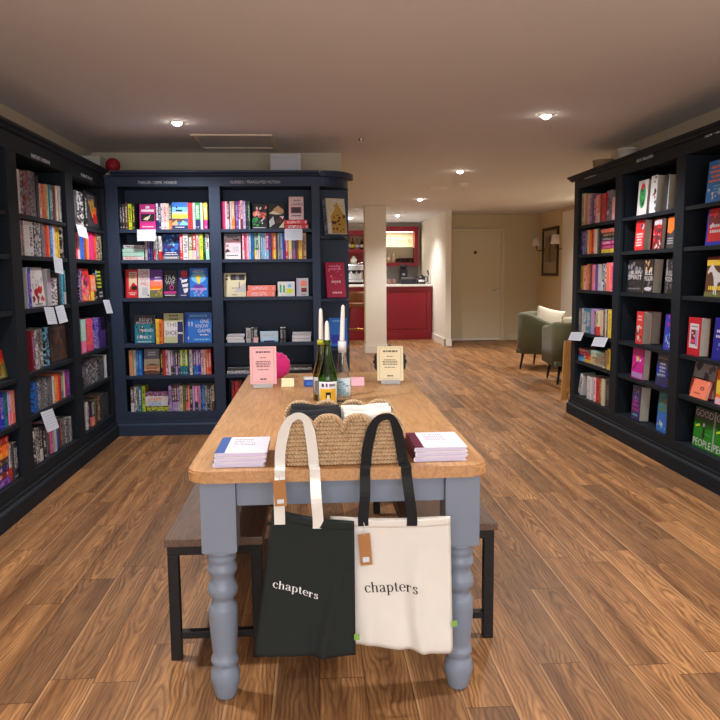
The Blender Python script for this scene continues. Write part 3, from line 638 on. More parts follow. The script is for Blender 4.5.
# ---- back wall, right bay
S('BR', 0, 218.3, 201.5, 249.8, 201, 'hpk.mag*1.5 lpk.wht*.8 drd.lgr.b*1 lgr.wht*.9 tan.org.b*1.3 pur.lil*1.4 mag.wht.b*.8 lpk.drd.b+5 lil.wht*1.3 dgn.lgr*.7 dgn.mnt*1')
FO('BR', 0, 251.5, 267, 204, 'blk', [('sal', 'n', .2, .45, .9, .9, 9, .17), ('lpk', 'n', .25, .55, .9, .85, 7, .08), ('grn', 'n', .05, .12, .55, .4, 7, .13), ('wht', 'n', .6, .2, .95, .5, 5, .06), ('wht', 'l', .02, .95, .02, .07, 1)],
   'black book with a pink and green illustration cover-out on top shelf of right back bay')
FO('BR', 0, 268, 284, 203.8, 'blk', [('tan', 'p', [(.3, .75), (.6, .92), (.95, .75), (.95, .6), (.6, .66)]), ('crm', 'p', [(.05, .6), (.3, .72), (.9, .58), (.5, .56)]), ('lgr', 'p', [(.05, .3), (.3, .5), (.4, .2), (.08, .05)]), ('lpk', 'p', [(.7, .5), (.98, .5), (.9, .36)]), ('brn', 'n', .4, .2, .8, .45, 5, .12), ('crm', 'p', [(.65, .04), (.98, .3), (.98, .04)])],
   'black book with pale cut-out shapes cover-out on top shelf of right back bay')
zt = HS('BR', 0, 284, 308, 219.8, 'red.wht red.lpk', 'the two red books')
FO('BR', 0, 288.5, 303.3, 197, 'lpk', [((226, 196, 200), 'r', .04, 0, 1, 1), ('gry', 'l', .3, .8, .78, .9, 1), T('LAMES', 'chr', .56, .62, .1, .8), ('drd', 'r', .15, .28, .85, .55), ('chr', 'r', .3, .3, .7, .5), ('chr', 'l', .15, .85, .12, .22, 1)],
   'pale pink book standing on two red books, top shelf of right back bay', z=zt, t=.036, ink='drd', lean=4)
FO('BR', 1, 223.5, 240, 234, 'wht', [('gry', 'r', .0, .9, 1, 1), ('chr', 'l', .05, .95, .82, .92, 1), ('lpk', 'r', .08, .24, .92, .8), ('gry', 'p', [(.5, .78), (.92, .7), (.92, .8), (.5, .8)]), ('chr', 'p', [(.1, .5), (.3, .6), (.25, .5), (.4, .46)]), ('chr', 'p', [(.08, .24), (.4, .3), (.2, .42), (.1, .34)]), ('lgr', 'r', .5, .3, .9, .5), ('chr', 'l', .1, .9, .1, .18, 1)],
   'white book with a pale face photograph cover-out on second shelf of right back bay')
S('BR', 1, 241.8, 233.5, 284.7, 233, 'pnk.lpk.b*1.1 pnk.red.y lpk.pnk*.9 sky.wht*.9 blu.nvy*1.3 grn.yel.b+9 dgn.wht.b*.9 mnt.wht.b*.8 sky.wht*1 sky.lil*1 wht*.6 mag.sky.b*1.2 pur.nvy*1 org.drd*1 org.yel.b*1.1 chr.brn*.9 lgr.nvy*.6 sky.wht.b*1.4 cob.nvy*1')
S('BR', 1, 285, 234, 306.2, 232.5, 'red.wht*1 yel.crm.b*1.2 teal.mag.y*1.2 drd.pur*.8 yel.org*1.3 tan.chr*1.3')
CARD('B', 0, 284.5, 302.5, 225.5, 237, 'white handwritten card under the red books on the right back bay')
FO('BR', 2, 222.5, 245.3, 273.5, 'crm', [((214, 206, 176), 'r', 0, 0, 1, 1), ('chr', 'r', .3, .7, .55, .94), ('gry', 'r', .55, .7, .7, .94), ('chr', 'r', .7, .7, .96, .94), ('chr', 'r', .08, .7, .18, .78), ('chr', 'r', .08, .84, .18, .92), ('lgr', 'p', [(.45, .2), (.98, .6), (.98, .2)]), ('gry', 'l', .35, .75, .33, .4, 1), ('gry', 'r', .68, .35, .73, .62), ('chr', 'l', .35, .6, .05, .1, 1)],
   'large cream book with black picture squares on third shelf of right back bay', t=.026)
HS('BR', 2, 246.5, 275, 285.5, 'sal.lpk sal.lpk', 'the two salmon books', d=.18)
FO('BR', 2, 277.5, 294.5, 282, 'wht', [('grn', 'r', .12, .25, .22, .8), ('grn', 'r', .32, .25, .42, .75), ('lim', 'r', .52, .22, .9, .5), ('sky', 'r', .6, .6, .8, .82), ('lim', 'l', .1, .9, .06, .14, 1)], 'small white book with green motifs on third shelf of right back bay', t=.02)
FO('BR', 2, 296.3, 308.3, 278.5, 'lgr', [('lil', 'r', .05, .1, .15, .95), ('sal', 'r', .35, .55, .85, .85), ('drd', 'r', .4, .22, .85, .45), ('lgr', 'n', .4, .55, .8, .8, 4, .06), ('chr', 'l', .3, .9, .06, .12, 1)], 'small pale book with two red pictures, rightmost on third shelf of right back bay', t=.02)
HS('BR', 3, 226, 244, 334.5, 'wht.lgr.p wht.lgr.p lgr.chr.p', 'the left white stack', d=.13)
S('BR', 3, 246, 332.5, 258, 332.5, 'lgr.brn*1 chr.lgr*.5 chr.lpk.b')
FO('BR', 3, 260, 278, 331.5, 'sky', [((186, 214, 236), 'r', 0, .12, 1, 1), ('nvy', 'r', .2, 0, .8, .12), ('lgr', 'l', .1, .9, .5, .8, 2)], 'small pale blue book in the middle of fourth shelf of right back bay', t=.03, lean=4)
S('BR', 3, 280, 333, 286, 333, 'chr.lgr blk.gry')
HS('BR', 3, 292, 311, 332.5, 'wht.lgr.p wht.gry.p lgr.wht.p', 'the right white stack', d=.13)
HS('BR', 4, 226, 249, 367.5, 'wht.chr.y chr.wht.p', 'the left black and white stack', d=.12)
HS('BR', 4, 290, 312, 364.5, 'blk.lgr.p wht.chr.y chr.wht.p', 'the right black and white stack', d=.12)
S('BR', 5, 231, 381, 242, 381, 'drd.red*1 red.drd*1 drd.chr')
# ---- rounded end of the back run
FO('E', 0, 324.5, 345.5, 199, 'wht', [('crm', 'r', .02, .3, .98, 1), ('gol', 'p', [(.2, .02), (.98, .02), (.98, .5), (.75, .7), (.55, .92), (.4, .66), (.2, .5)]), ('brn', 'n', .25, .05, .95, .55, 14, .09), ('gol', 'n', .3, .3, .8, .8, 8, .08), ('wht', 'l', .3, .9, .88, .97, 1), ('tan', 'n', .1, .5, .9, .95, 8, .05)],
   'large white art book with a golden scene on upper ledge of the rounded end', t=.075, z=1.637, v=.09, lean=10, turn=24, ink='blk')
FO('E', 1, 325.5, 345.5, 263, 'hpk', [((176, 22, 66), 'r', .0, .0, 1, 1), ('pnk', 'n', .1, .3, .9, .92, 13, .05), ('lpk', 'l', .15, .9, .38, .5, 1), ('lpk', 'l', .15, .95, .08, .18, 1), ('pnk', 'l', .1, .9, .76, .92, 2)],
   'crimson book with pink scrollwork on middle ledge of the rounded end', t=.045, z=1.116, v=.09, lean=10, turn=18, ink='drd')
FO('E', 2, 329, 347, 319, 'blu', [('blu', 'r', 0, 0, 1, 1), ('cob', 'r', .1, .1, .9, .4), ('sky', 'l', .1, .9, .84, .94, 1)], 'plain blue book on lower ledge of the rounded end, behind the bottles', t=.05, z=.701, v=.10, lean=8, turn=4)
# ---- left wall, nearest bay
FO('LA', 3, -14, 13, 352, 'olv', [('red', 'r', 0, .62, 1, 1), ('org', 'n', .2, .5, .95, .9, 8, .12), ('olv', 'r', 0, 0, 1, .5), ('gol', 'n', .1, .1, .9, .5, 9, .1), ('crm', 'l', .1, .9, .04, .12, 1)], 'olive and orange book cover-out at the picture edge, nearest left bay', t=.03, lean=10)
S('LA', 4, -14, 397, 17, 389, 'red.wht wht.blu lil.cob cob.lil*1.3 teal.dgn*1.3 lil.pnk.b*.9 sal.crm*1')
HS('LA', 5, -18, 8.5, 442, 'pur.lil drd.lpk nvy.lil chr.gol org.yel org.red red.wht', 'the colourful seven-book stack', v=.03)
S('LA', 5, 9.3, 444, 25, 437, 'lgr.red.b*1.3 chr.wht*.9 blk.wht*.9 _*.2 blk.lgr*1')
# S('LA', 0, -20, 196, 2, 199, 'olv chr.gry blk dgn chr'); S('LA', 1, -18, 222, 1.5, 224, 'chr brn.gol olv.crm gry'); S('LA', 2, -16, 285, 3, 283, 'dgn chr.gry drd blk.wht')
# ---- left wall, middle bay
S('LB', 0, 15.6, 169, 39, 173.5, 'wht.lgr*.7 chr.lgr.y*1.3 drd.gry.y*1.5 gry.chr.y*1.9 lgr.chr.y*1 blk.nvy*1~15', v=.03)
S('LB', 0, 39.3, 183.5, 63, 187.5, 'crm.brn*.9 red.org*1.2 tan.olv*.8 mnt.crm*.8 teal.mnt*.9 drd.wht*.9 brn.chr*1 brn.drd*.8 crm.lgr*.8 lgr*1')
S('LB', 1, 18, 220, 43, 223, 'gry.tan.y*1 chr.tan*.5 wht.lgr*1.3 wht.chr*1.3 chr.lgr.y*1 chr.wht.y*1 gry.chr*.9')
S('LB', 1, 43.3, 225, 67.5, 228, 'red.drd*1.2 org.red*.8 blu.sky*1.2 wht.lgr*1.2 crm*.7 yel.gol*1.2 gol.yel*.9 blk.wht.y*.9')
S('LB', 2, 25, 267.5, 29.6, 268, 'lgr.cob*.6 cob.lil*1.1')
FO('LB', 2, 30, 44, 268, 'lgr', [('wht', 'r', .03, .03, .97, .97), ('lgr', 'n', .1, .5, .9, .95, 10, .08), ('red', 'n', .05, .14, .95, .45, 12, .1), ('drd', 'n', .1, .12, .8, .3, 7, .08), ('chr', 'l', .1, .9, .03, .1, 1), ('gry', 'n', .2, .3, .8, .8, 6, .04)],
   'white book with red blossom cover-out on third shelf of middle left bay', t=.045, v=.035, lean=4)
S('LB', 2, 45, 268, 49, 270, 'lgr.lil'); S('LB', 2, 49.3, 279, 57.2, 277, 'wht.chr.y*1.2'); S('LB', 2, 59, 272, 67, 270, 'chr.gry*.8 teal.sky.y*1.3 teal.wht.b*.9')
S('LB', 3, 30, 331, 49, 327, 'drd.lil*.8 gry.wht.y*1 chr.lgr.y*1 olv.wht.y*1.1 _*.2 blk.sky.y*1.3 _*.1')
FO('LB', 3, 49.5, 68, 326, 'dbr', [('brn', 'r', .06, .06, .94, .94), ('dbr', 'r', .1, .1, .9, .9), ('brn', 'n', .2, .2, .8, .8, 7, .1)], 'plain dark brown leather-look book filling fourth shelf of middle left bay', t=.06, v=.04, lean=2)
S('LB', 4, 32, 382.5, 51.5, 376, 'blu.chr.y*1.2 chr.lgr.y gry.chr.y chr.lgr.y chr.gry.y gry.blk.y*.9'); S('LB', 4, 51.8, 376, 77, 366.5, 'wht*.5 org.yel*1.3 org.sal*1.1 red.drd*.8 brn.crm*.5 teal.mnt*.9 crm.yel*1.1 pur.mag.y*1.2 pur.lil.y*1.3')
S('LB', 5, 33, 429, 50, 424, 'chr.wht.y blk.wht.y chr.wht.b blk.wht chr.gry.y blk.lgr'); S('LB', 5, 50.3, 423, 78.5, 412.5, 'pnk.drd*1 lgr.wht*1 blu.cob*1.8 brn.red*.7 crm.chr*.8 gry.chr.y chr.wht.y gry.chr.y lgr.chr.y gry.chr.y')
# ---- left wall, corner bay
S('LC', 0, 71.8, 190, 86, 192.5, 'gry.chr*.5 chr.gry*.8 blk.wht.y*2.2 blk*.6')
FO('LC', 0, 86.6, 100, 193, 'blk', [('chr', 'r', .05, .05, .95, .95), ('gol', 'n', .25, .45, .7, .7, 7, .12), ('org', 'n', .3, .4, .8, .55, 5, .1), ('red', 'n', .55, .25, .85, .45, 5, .1), ('gry', 'l', .15, .85, .76, .92, 2)], 'black book with a flame picture cover-out on top shelf of corner left bay', v=.035, lean=4)
S('LC', 1, 74.7, 232.5, 103.3, 233.5, 'red.drd sal.lpk.b blu.cob*1.5 org.sal*.8 lpk.org*.7 hpk.mag*1.3 red.org*1 org.hpk*.6 chr.crm.y*.8 blk.crm.y*.9')
S('LC', 2, 77, 270, 80, 270, 'blk.lil.y')
FO('LC', 2, 80.5, 90, 269, 'red', [('hpk', 'n', .05, .05, .95, .95, 10, .16), ('chr', 'n', .1, .5, .9, .95, 6, .13), ('sal', 'n', .1, .05, .9, .6, 8, .12), ('yel', 'n', .3, .03, .9, .2, 5, .08), ('lgr', 'n', .1, .1, .9, .8, 6, .05)], 'red floral book cover-out on third shelf of corner left bay', v=.035, lean=4)
S('LC', 2, 90.4, 275, 96.6, 275.5, 'org.yel.b*1 org.brn.b')
FO('LC', 2, 97, 107, 269, 'blk', [('lim', 'l', .08, .95, .35, .95, 5), ('lgr', 'l', .3, .95, .05, .28, 2), ('sky', 'r', .02, .7, .15, .95)], 'black book with lime lettering cover-out on third shelf of corner left bay', v=.035, lean=4)
S('LC', 3, 81, 320, 104.5, 317, 'mnt.pnk.b*1 _*.3 hpk.org.y*1.4 _*.1 cob.lil.y*1 nvy.pur.y*1.7')
S('LC', 4, 83.5, 362, 103, 356, 'blk.gry.y chr.lgr.y blk.lgr.y chr.lgr.y blk.gry.y chr.olv.y*.6'); S('LC', 4, 103.2, 355.5, 112.5, 352, 'wht.sky.y*1 wht.lgr sky.wht*.7')
S('LC', 5, 85, 403, 95.3, 399, 'wht*.5 blk.lil*1 chr.sal.b*.8 olv.chr*.6'); S('LC', 5, 95.6, 397, 114.5, 388, 'brn.blk*1 blk.tan.y*1.1 chr.dgn*1 dgn.chr.y*1 blk.olv*1 chr.dgn*.9')
CARD('L', 1, 53, 62.5, 257, 273, 'small white card hanging from second shelf of middle left bay', tilt=4, droop=.08)
CARD('L', 2, 43.5, 54, 307, 323, 'white card on third shelf edge of middle left bay, left one of two', tilt=3, droop=.2)
CARD('L', 2, 54.5, 64, 305, 321, 'white card on third shelf edge of middle left bay, right one of two', tilt=-2, droop=.2)
CARD('L', 4, 40, 53, 411, 425, 'large pale card sticking out from fifth shelf of middle left bay', tilt=3, droop=.3)
CARD('L', 0, 75.5, 86, 222, 236, 'white card hanging from top shelf of corner left bay', tilt=3, droop=.2)
CARD('L', 2, 102.5, 109.5, 299, 312, 'white card hanging from third shelf of corner left bay', tilt=2, droop=.25)
# ---- right wall, farthest bay
S('RA', 0, 580, 194.5, 604.8, 195.5, 'crm.gry*1.2 tan.sal*1.1 lpk.tan*.8 lil.pur*1.3 pur.nvy*.8 drd.lpk*1 sal.lpk.b*1.3 drd.gol*.6 red.drd*1.6+16')
FO('RA', 0, 605.5, 612, 190.5, 'gry', [('lil', 'n', .05, .6, .95, .98, 8, .14), ('pur', 'n', .05, .1, .95, .7, 9, .13), ('wht', 'p', [(.2, .3), (.5, .38), (.6, .26), (.4, .2)]), ('chr', 'n', .4, .3, .9, .8, 5, .1)], 'grey and purple patterned book cover-out on top shelf of farthest right bay', v=.05, lean=3)
S('RA', 0, 612.4, 197, 615.5, 197, 'lpk.sal')
S('RA', 1, 579, 231.5, 600, 228.5, 'nvy.lil.y*1 lil.pur*1.1 chr*.4 crm.org*.7 org.sal*.6 red.drd*1.3 sal*.5 crm.wht*1 chr.gry*.7')
HS('RA', 1, 601, 613.8, 228.5, 'yel.gol mag.pnk mag.lpk chr.lgr chr.gol sal.red', 'the pink and black stack')
S('RA', 2, 579, 266, 614, 263, 'gol.olv*1.1 lpk.red.y*1.1 org.sal*1.3+10 brn.org*.6+10 pnk.sal*1 lpk*.4 pur.chr*.6 lgr.wht*1.3 blk.wht.b*.8 nvy.wht.y*1 sal.org*1.2+6 pnk.mag*1.2+6')
S('RA', 3, 577.5, 308, 612.5, 310, 'gry.crm*.8 crm.gry*.7 blu.lgr.b*1.4 teal.wht*2 lil.pnk*1.2 blk*.6~20 crm.red.b*1.1~14 crm.tan*.8~10 crm.lgr*.8~10 brn.lgr*.7~10 wht.tan*.8 chr*.4 yel.gol*1.3')
HS('RA', 4, 577.5, 584, 348.5, 'sky.blu blu.sky mag.lpk sal.lpk', 'the left candy-coloured stack', v=.03)
HS('RA', 4, 584.3, 590, 350, 'yel.org org.red red.drd chr.pnk', 'the middle candy-coloured stack', v=.03)
HS('RA', 4, 590.4, 600.5, 351.5, 'crm.tan crm.olv mnt.crm', 'the cream stack', v=.03)
S('RA', 4, 601, 354, 611, 348, 'crm.gry.y*1 tan.crm.y*1 yel.gol*.8')
S('RA', 5, 576.5, 374, 581, 374, 'wht.chr', roll=17)
S('RA', 5, 587, 376, 608.5, 380, 'wht.lgr*1.3 lgr.wht*.9 lpk*.5 red.drd*1.2 olv.yel*1 crm.wht*.7 blk.gry*1.2~18')
CARD('R', 3, 571.5, 584, 333, 345, 'white card hanging from fourth shelf of farthest right bay, left one of two', tilt=-4, droop=.4)
CARD('R', 3, 595, 608, 338, 351, 'white card hanging from fourth shelf of farthest right bay, right one of two', tilt=-4, droop=.4)
# ---- right wall, middle bay
FO('RB', 0, 637.5, 647, 180.5, 'wht', [('grn', 'e', .5, .55, .32, .36), ('dgn', 'n', .3, .3, .7, .8, 6, .1), ('red', 'e', .5, .82, .2, .08), ('chr', 'n', .35, .25, .65, .7, 5, .06)], 'white book with a green oval cover-out on top shelf of middle right bay', t=.034, n=1, v=.03, lean=3)
FO('RB', 0, 650, 656.5, 176, 'lgr', [('wht', 'r', .0, .0, 1, 1), ('chr', 'n', .4, .5, .95, .95, 6, .16), ('drd', 'n', .3, .35, .9, .55, 4, .14), ('dgn', 'n', .5, .05, .95, .3, 4, .14)], 'white book with dark blots cover-out on top shelf of middle right bay', t=.07, v=.03, lean=3)
FO('RB', 0, 663.5, 669, 175, 'chr', [('dgn', 'n', .1, .1, .9, .95, 8, .18), ('lgr', 'r', .8, .02, .98, .98)], 'dark green-black book cover-out on top shelf of middle right bay', t=.06, v=.03, lean=3)
FO('RB', 1, 635, 644, 219, 'red', [('wht', 'l', .1, .9, .12, .58, 5), ('nvy', 'r', .6, .68, .95, .85), ('crm', 'n', .65, .7, .9, .84, 3, .08)], 'red book with white lettering cover-out on second shelf of middle right bay', t=.055, v=.03, lean=3)
FO('RB', 1, 653, 661.5, 218.5, 'drd', [('lgr', 'r', .1, .78, .95, .95), ('red', 'n', .05, .05, .95, .75, 12, .15), ('chr', 'n', .1, .3, .9, .75, 7, .12), ('wht', 'n', .1, .05, .95, .5, 8, .07)], 'red and black collage book cover-out on second shelf of middle right bay', t=.03, v=.03, lean=3)
FO('RB', 1, 667, 674.5, 216, 'chr', [('org', 'p', [(.05, .5), (.5, .45), (.95, .6), (.95, .95), (.05, .95)]), ('lgr', 'l', .1, .9, .12, .34, 3)], 'black book with an orange block cover-out on second shelf of middle right bay', t=.03, v=.03, lean=3)
FO('RB', 2, 627, 643, 260, 'blk', [('gry', 'n', .05, .5, .95, .95, 9, .09), ('chr', 'n', .1, .05, .9, .5, 8, .12), T('BURN', 'wht', .55, .55, .12, .6), T('SPIRIT', 'wht', .5, .4, .13, .86), ('gry', 'l', .1, .9, .08, .16, 1)], 'black book with white title, leftmost on third shelf of middle right bay', t=.03, v=.035, lean=3)
FO('RB', 2, 644, 653, 259.5, 'blk', [('tan', 'n', .05, .65, .95, .95, 7, .12), ('gry', 'n', .1, .1, .9, .4, 7, .12), T('BULL', 'wht', .5, .53, .14, .8), T('MOON', 'wht', .5, .36, .14, .9), ('lgr', 'e', .5, .12, .4, .06)], 'black and tan book with white title, centre of third shelf of middle right bay', t=.07, v=.035, lean=3)
FO('RB', 2, 665, 673, 259, 'blk', [('gry', 'n', .05, .6, .95, .95, 7, .12), T('BULL', 'wht', .5, .53, .14, .8), T('MOON', 'wht', .5, .36, .14, .9), ('gry', 'n', .1, .08, .9, .3, 6, .1)], 'black book with white title, rightmost on third shelf of middle right bay', t=.03, v=.035, lean=3)
FO('RB', 3, 636, 643, 312, 'red', [('wht', 'n', .2, .1, .9, .55, 8, .16), ('chr', 'n', .2, .2, .8, .5, 5, .12), ('lpk', 'l', .2, .8, .7, .9, 2)], 'red and white book showing thick pages on fourth shelf of middle right bay', t=.07, n=2, v=.03, lean=2)
FO('RB', 3, 664, 672, 315, 'cob', [('mag', 'n', .1, .6, .9, .95, 7, .14), ('sky', 'n', .1, .05, .9, .5, 8, .1), ('wht', 'n', .2, .1, .8, .4, 5, .07)], 'cobalt and magenta book cover-out on fourth shelf of middle right bay', t=.03, v=.03, lean=3)
FO('RB', 4, 632, 643.5, 349, 'mag', [((205, 16, 150), 'r', 0, 0, 1, 1), ('lil', 'r', .04, .03, .96, .2), ('wht', 'n', .3, .55, .75, .7, 5, .1), ('yel', 'e', .5, .68, .1, .06), ('blk', 'p', [(.1, .3), (.45, .58), (.48, .54), (.14, .26)]), ('red', 'n', .4, .62, .7, .75, 3, .06)], 'magenta book with a white flower cover-out on fifth shelf of middle right bay', t=.05, v=.03, lean=3)
FO('RB', 4, 656, 667.5, 354, 'nvy', [('cob', 'n', .05, .05, .95, .7, 9, .13), ('lgr', 'l', .2, .85, .3, .75, 4), ('sky', 'n', .1, .1, .9, .6, 7, .06), ('gry', 'r', .1, .84, .9, .9)], 'navy and blue book cover-out on fifth shelf of middle right bay', t=.03, v=.03, lean=4)
FO('RB', 5, 631.5, 640, 386.5, 'nvy', [('pur', 'n', .05, .2, .95, .95, 9, .15), ('mag', 'l', .1, .9, .25, .62, 3), ('sky', 'l', .1, .9, .1, .2, 1), ('lil', 'n', .2, .6, .8, .9, 6, .06)], 'neon purple book with thick pages on bottom shelf of middle right bay', t=.075, v=.03, lean=3)
FO('RB', 5, 657, 667, 393, 'blu', [('teal', 'r', 0, .5, 1, 1), ('olv', 'l', .08, .92, .5, .85, 3), ('wht', 'n', .3, .15, .7, .36, 6, .11), ('sky', 'n', .1, .03, .9, .2, 5, .08)], 'blue book with a white flower cover-out on bottom shelf of middle right bay', t=.03, v=.03, lean=4)
# ---- right wall, nearest bay
FO('RC', 0, 707, 726, 160, 'blu', [((34, 116, 196), 'r', 0, 0, 1, 1), ('org', 'l', .05, .95, .46, .9, 4), ('wht', 'n', .05, .1, .9, .4, 6, .07), ('sky', 'l', .3, .95, .2, .42, 3), ('wht', 'n', .6, .7, .95, .95, 3, .06)], 'sky blue book with orange lettering on top shelf of nearest right bay', t=.03, v=.04, lean=4)
FO('RC', 1, 706.5, 727, 207, 'red', [('cob', 'r', 0, 0, 1, .1), ('cob', 'r', 0, .1, .08, 1), ('drd', 'n', .1, .5, .95, .95, 7, .12), ('wht', 'l', .12, .95, .3, .6, 2), ('wht', 'p', [(.15, .5), (.3, .62), (.34, .58), (.22, .44)])], 'red and blue book with white script on second shelf of nearest right bay', t=.024, n=3, v=.04, lean=4)
FO('RC', 2, 705.5, 727, 257, 'brn', [('yel', 'r', 0, .78, 1, .92), ('drd', 'r', 0, .92, 1, 1), ('olv', 'r', 0, 0, 1, .12), ('wht', 'p', [(.06, .62), (.16, .74), (.24, .80), (.28, .84), (.32, .78), (.46, .66), (.60, .60), (.84, .60), (.93, .52), (.96, .30), (.92, .32), (.90, .44), (.88, .30), (.90, .06), (.85, .06), (.82, .26), (.78, .38), (.60, .36), (.56, .22), (.57, .05), (.52, .05), (.50, .24), (.47, .06), (.42, .06), (.43, .28), (.38, .46), (.28, .62), (.20, .62), (.10, .56)]), ('yel', 'l', .05, .95, .12, .32, 1)], 'brown and yellow book with a white horse on third shelf of nearest right bay', t=.03, v=.04, lean=4)
FO('RC', 3, 688, 700.5, 318, 'red', [((196, 18, 44), 'r', 0, 0, 1, 1), ('wht', 'r', .14, .2, .84, .84), ('drd', 'r', .26, .3, .62, .68), ('hpk', 'e', .44, .38, .16, .05), ('wht', 'n', .34, .5, .55, .6, 4, .05), ('lil', 'r', .64, .26, .8, .68), ('gry', 'l', .25, .75, .73, .8, 1)], 'red book with a white panel and thick pages on fourth shelf of nearest right bay', t=.062, v=.03, lean=2)
FO('RC', 3, 713, 734, 319, 'cob', [((24, 24, 150), 'r', 0, 0, 1, 1), ('wht', 'l', .1, .9, .5, .75, 2), ('sky', 'l', .2, .9, .3, .45, 1), ('lil', 'n', .1, .1, .9, .9, 6, .04)], 'deep cobalt book cut by the picture edge, fourth shelf of nearest right bay', t=.03, v=.04, lean=4)
FO('RC', 4, 687, 713, 362, 'sal', [('lgr', 'r', .02, .5, .98, .98), ('gry', 'n', .1, .55, .9, .9, 6, .12), ('chr', 'r', .0, .47, .6, .5), ('sal', 'r', .0, 0, .98, .46)], 'large salmon and grey book leaning on fifth shelf of nearest right bay', t=.026, v=.085, lean=10)
FO('RC', 4, 690, 706, 381, 'sal', [((244, 132, 104), 'r', 0, 0, 1, 1), ('chr', 'e', .62, .55, .12, .1), ('sal', 'e', .62, .55, .07, .06), ('drd', 'l', .2, .6, .2, .3, 1)], 'small salmon booklet leaning in front of the grey book, nearest right bay', t=.014, v=.03, lean=16)
FO('RC', 4, 716, 734, 372, 'org', [('yel', 'r', 0, .3, 1, .7), ('org', 'r', 0, .7, 1, 1), ('lpk', 'r', 0, 0, 1, .2), ('wht', 'l', .1, .9, .35, .6, 2)], 'orange and yellow book cut by the picture edge, fifth shelf of nearest right bay', t=.03, v=.04, lean=4)
GP = [('chr', 'r', 0, .74, 1, 1), ((18, 128, 24), 'r', 0, .0, 1, .74), ((12, 84, 18), 'p', [(0, .62), (.5, .5), (1, .56), (1, .74), (0, .74)]), ('lim', 'p', [(.08, .54), (.28, .6), (.32, .55), (.1, .5)]), ('grn', 'p', [(.6, .42), (.9, .4), (.9, .36), (.6, .38)]), ('blk', 'p', [(.47, .27), (.6, .27), (.6, .46), (.56, .54), (.5, .5)]), ('lgr', 'e', .52, .6, .04, .05),
      T('GOOD', 'lgr', .5, .79, .17, .92), T('PEOPLE', 'wht', .5, .05, .18, .94)]
FO('RC', 5, 693.5, 712.5, 409.5, 'grn', GP, 'green book with big white capitals, left copy, bottom shelf of nearest right bay', t=.03, v=.05, lean=4)
FO('RC', 5, 714, 735, 416.5, 'grn', GP, 'green book with big white capitals, right copy cut by the picture edge', t=.03, v=.05, lean=4)

if DBG: print('CLAMP', DBG)
# past the 300 books that show largest, the smallest ones become one object
def px_area(o):
    mw = o.matrix_basis; cs = [mw @ v.co for v in o.data.vertices]; q = []
    for c in cs:
        w = c-Vector((0, 0, H)); zc_ = w.dot(FWD); q.append((360+F*w.dot(RIGHT)/zc_, 360-F*w.dot(UP)/zc_))
    x0, x1 = min(a for a, _ in q), max(a for a, _ in q); y0, y1 = min(b for _, b in q), max(b for _, b in q)
    return max(0, min(x1, 720)-max(x0, 0))*max(0, y1-y0)
allb = [o for o in COL.objects if o.get('category') == 'book']
flatb = [o for o in allb if len(o.children) == 1]      # plain spines without printed covers
keep = 288-(len(allb)-len(flatb))
flatb.sort(key=px_area, reverse=True); rest = flatb[keep:]
print('BOOKS', len(allb), 'spines', len(flatb), 'merged', len(rest))
if rest:
    objs = rest+[c for o in rest for c in o.children]; bpy.context.view_layer.update()
    for o in objs:
        m = o.matrix_world.copy(); o.parent = None; o.matrix_world = m
    for o in objs:
        for k in ('label', 'category', 'group'):
            if k in o: del o[k]
    a = rest[0]
    with bpy.context.temp_override(active_object=a, object=a, selected_objects=objs, selected_editable_objects=objs): bpy.ops.object.join()
    a.name = 'books'; a['kind'] = 'stuff'; a['label'] = 'the many slimmest book spines scattered along the shelves'; a['category'] = 'books'

# ------------------------------------------------------------------ central table
TX0, TX1, TY0, TY1, TZ = -.382, .520, 2.145, 4.30, .745
t = thing('table', 'long oak topped table with grey blue turned legs in the middle of the shop', 'table', ((TX0+TX1)/2, TY0, 0))
ox = -(TX0+TX1)/2; oy = -TY0
def rr(x0, x1, y0, y1, r, n=6):
    p = []
    for cx, cy_, a0 in ((x1-r, y1-r, 0), (x0+r, y1-r, 90), (x0+r, y0+r, 180), (x1-r, y0+r, 270)):
        for k in range(n+1): p.append((cx+r*math.cos(RAD(a0+90*k/n)), cy_+r*math.sin(RAD(a0+90*k/n))))
    return p
MB().prism(rr(TX0+ox, TX1+ox, 0, TY1-TY0, .05), TZ-.036, TZ, bev=.006).build('tabletop', OAK, t)
LG = .105; lx0, lx1 = TX0+.034, TX1-.022; ly0, ly1 = TY0+.028, TY1-.05
AP0, AP1 = TZ-.036-.084, TZ-.0365
PROF = [(0, .026), (.006, .029), (.03, .034), (.05, .0385), (.066, .0405), (.082, .039), (.096, .0355), (.104, .0325), (.109, .0335), (.116, .037), (.124, .0375), (.132, .036), (.139, .0325), (.15, .0325), (.173, .0345), (.20, .0365), (.237, .0385), (.27, .0395), (.292, .039), (.304, .036),
        (.311, .031), (.317, .0285), (.324, .029), (.332, .035), (.34, .039), (.354, .041), (.366, .039), (.376, .035), (.388, .032), (.396, .032), (.406, .036), (.413, .0395), (.42, .0405), (.428, .039), (.436, .0355), (.444, .0355), (.450, .0385), (.458, .039), (.465, .037), (.469, .0385), (.474, .041), (.481, .0425)]
LEGM = bpy.data.meshes
for (cx, cy_) in ((lx0+LG/2, ly0+LG/2), (lx1-LG/2, ly0+LG/2), (lx0+LG/2, ly1-LG/2), (lx1-LG/2, ly1-LG/2)):
    g = MB(); g.lathe([(r*1.15, z) for z, r in PROF], 36, (cx+ox, cy_+oy))
    sq = LG/2; ring = []
    g.prism([(cx+ox-sq, cy_+oy-sq), (cx+ox+sq, cy_+oy-sq), (cx+ox+sq, cy_+oy+sq), (cx+ox-sq, cy_+oy+sq)], .4812, TZ-.0365, bev=.005)
    g.build('leg', TBLUE, t)
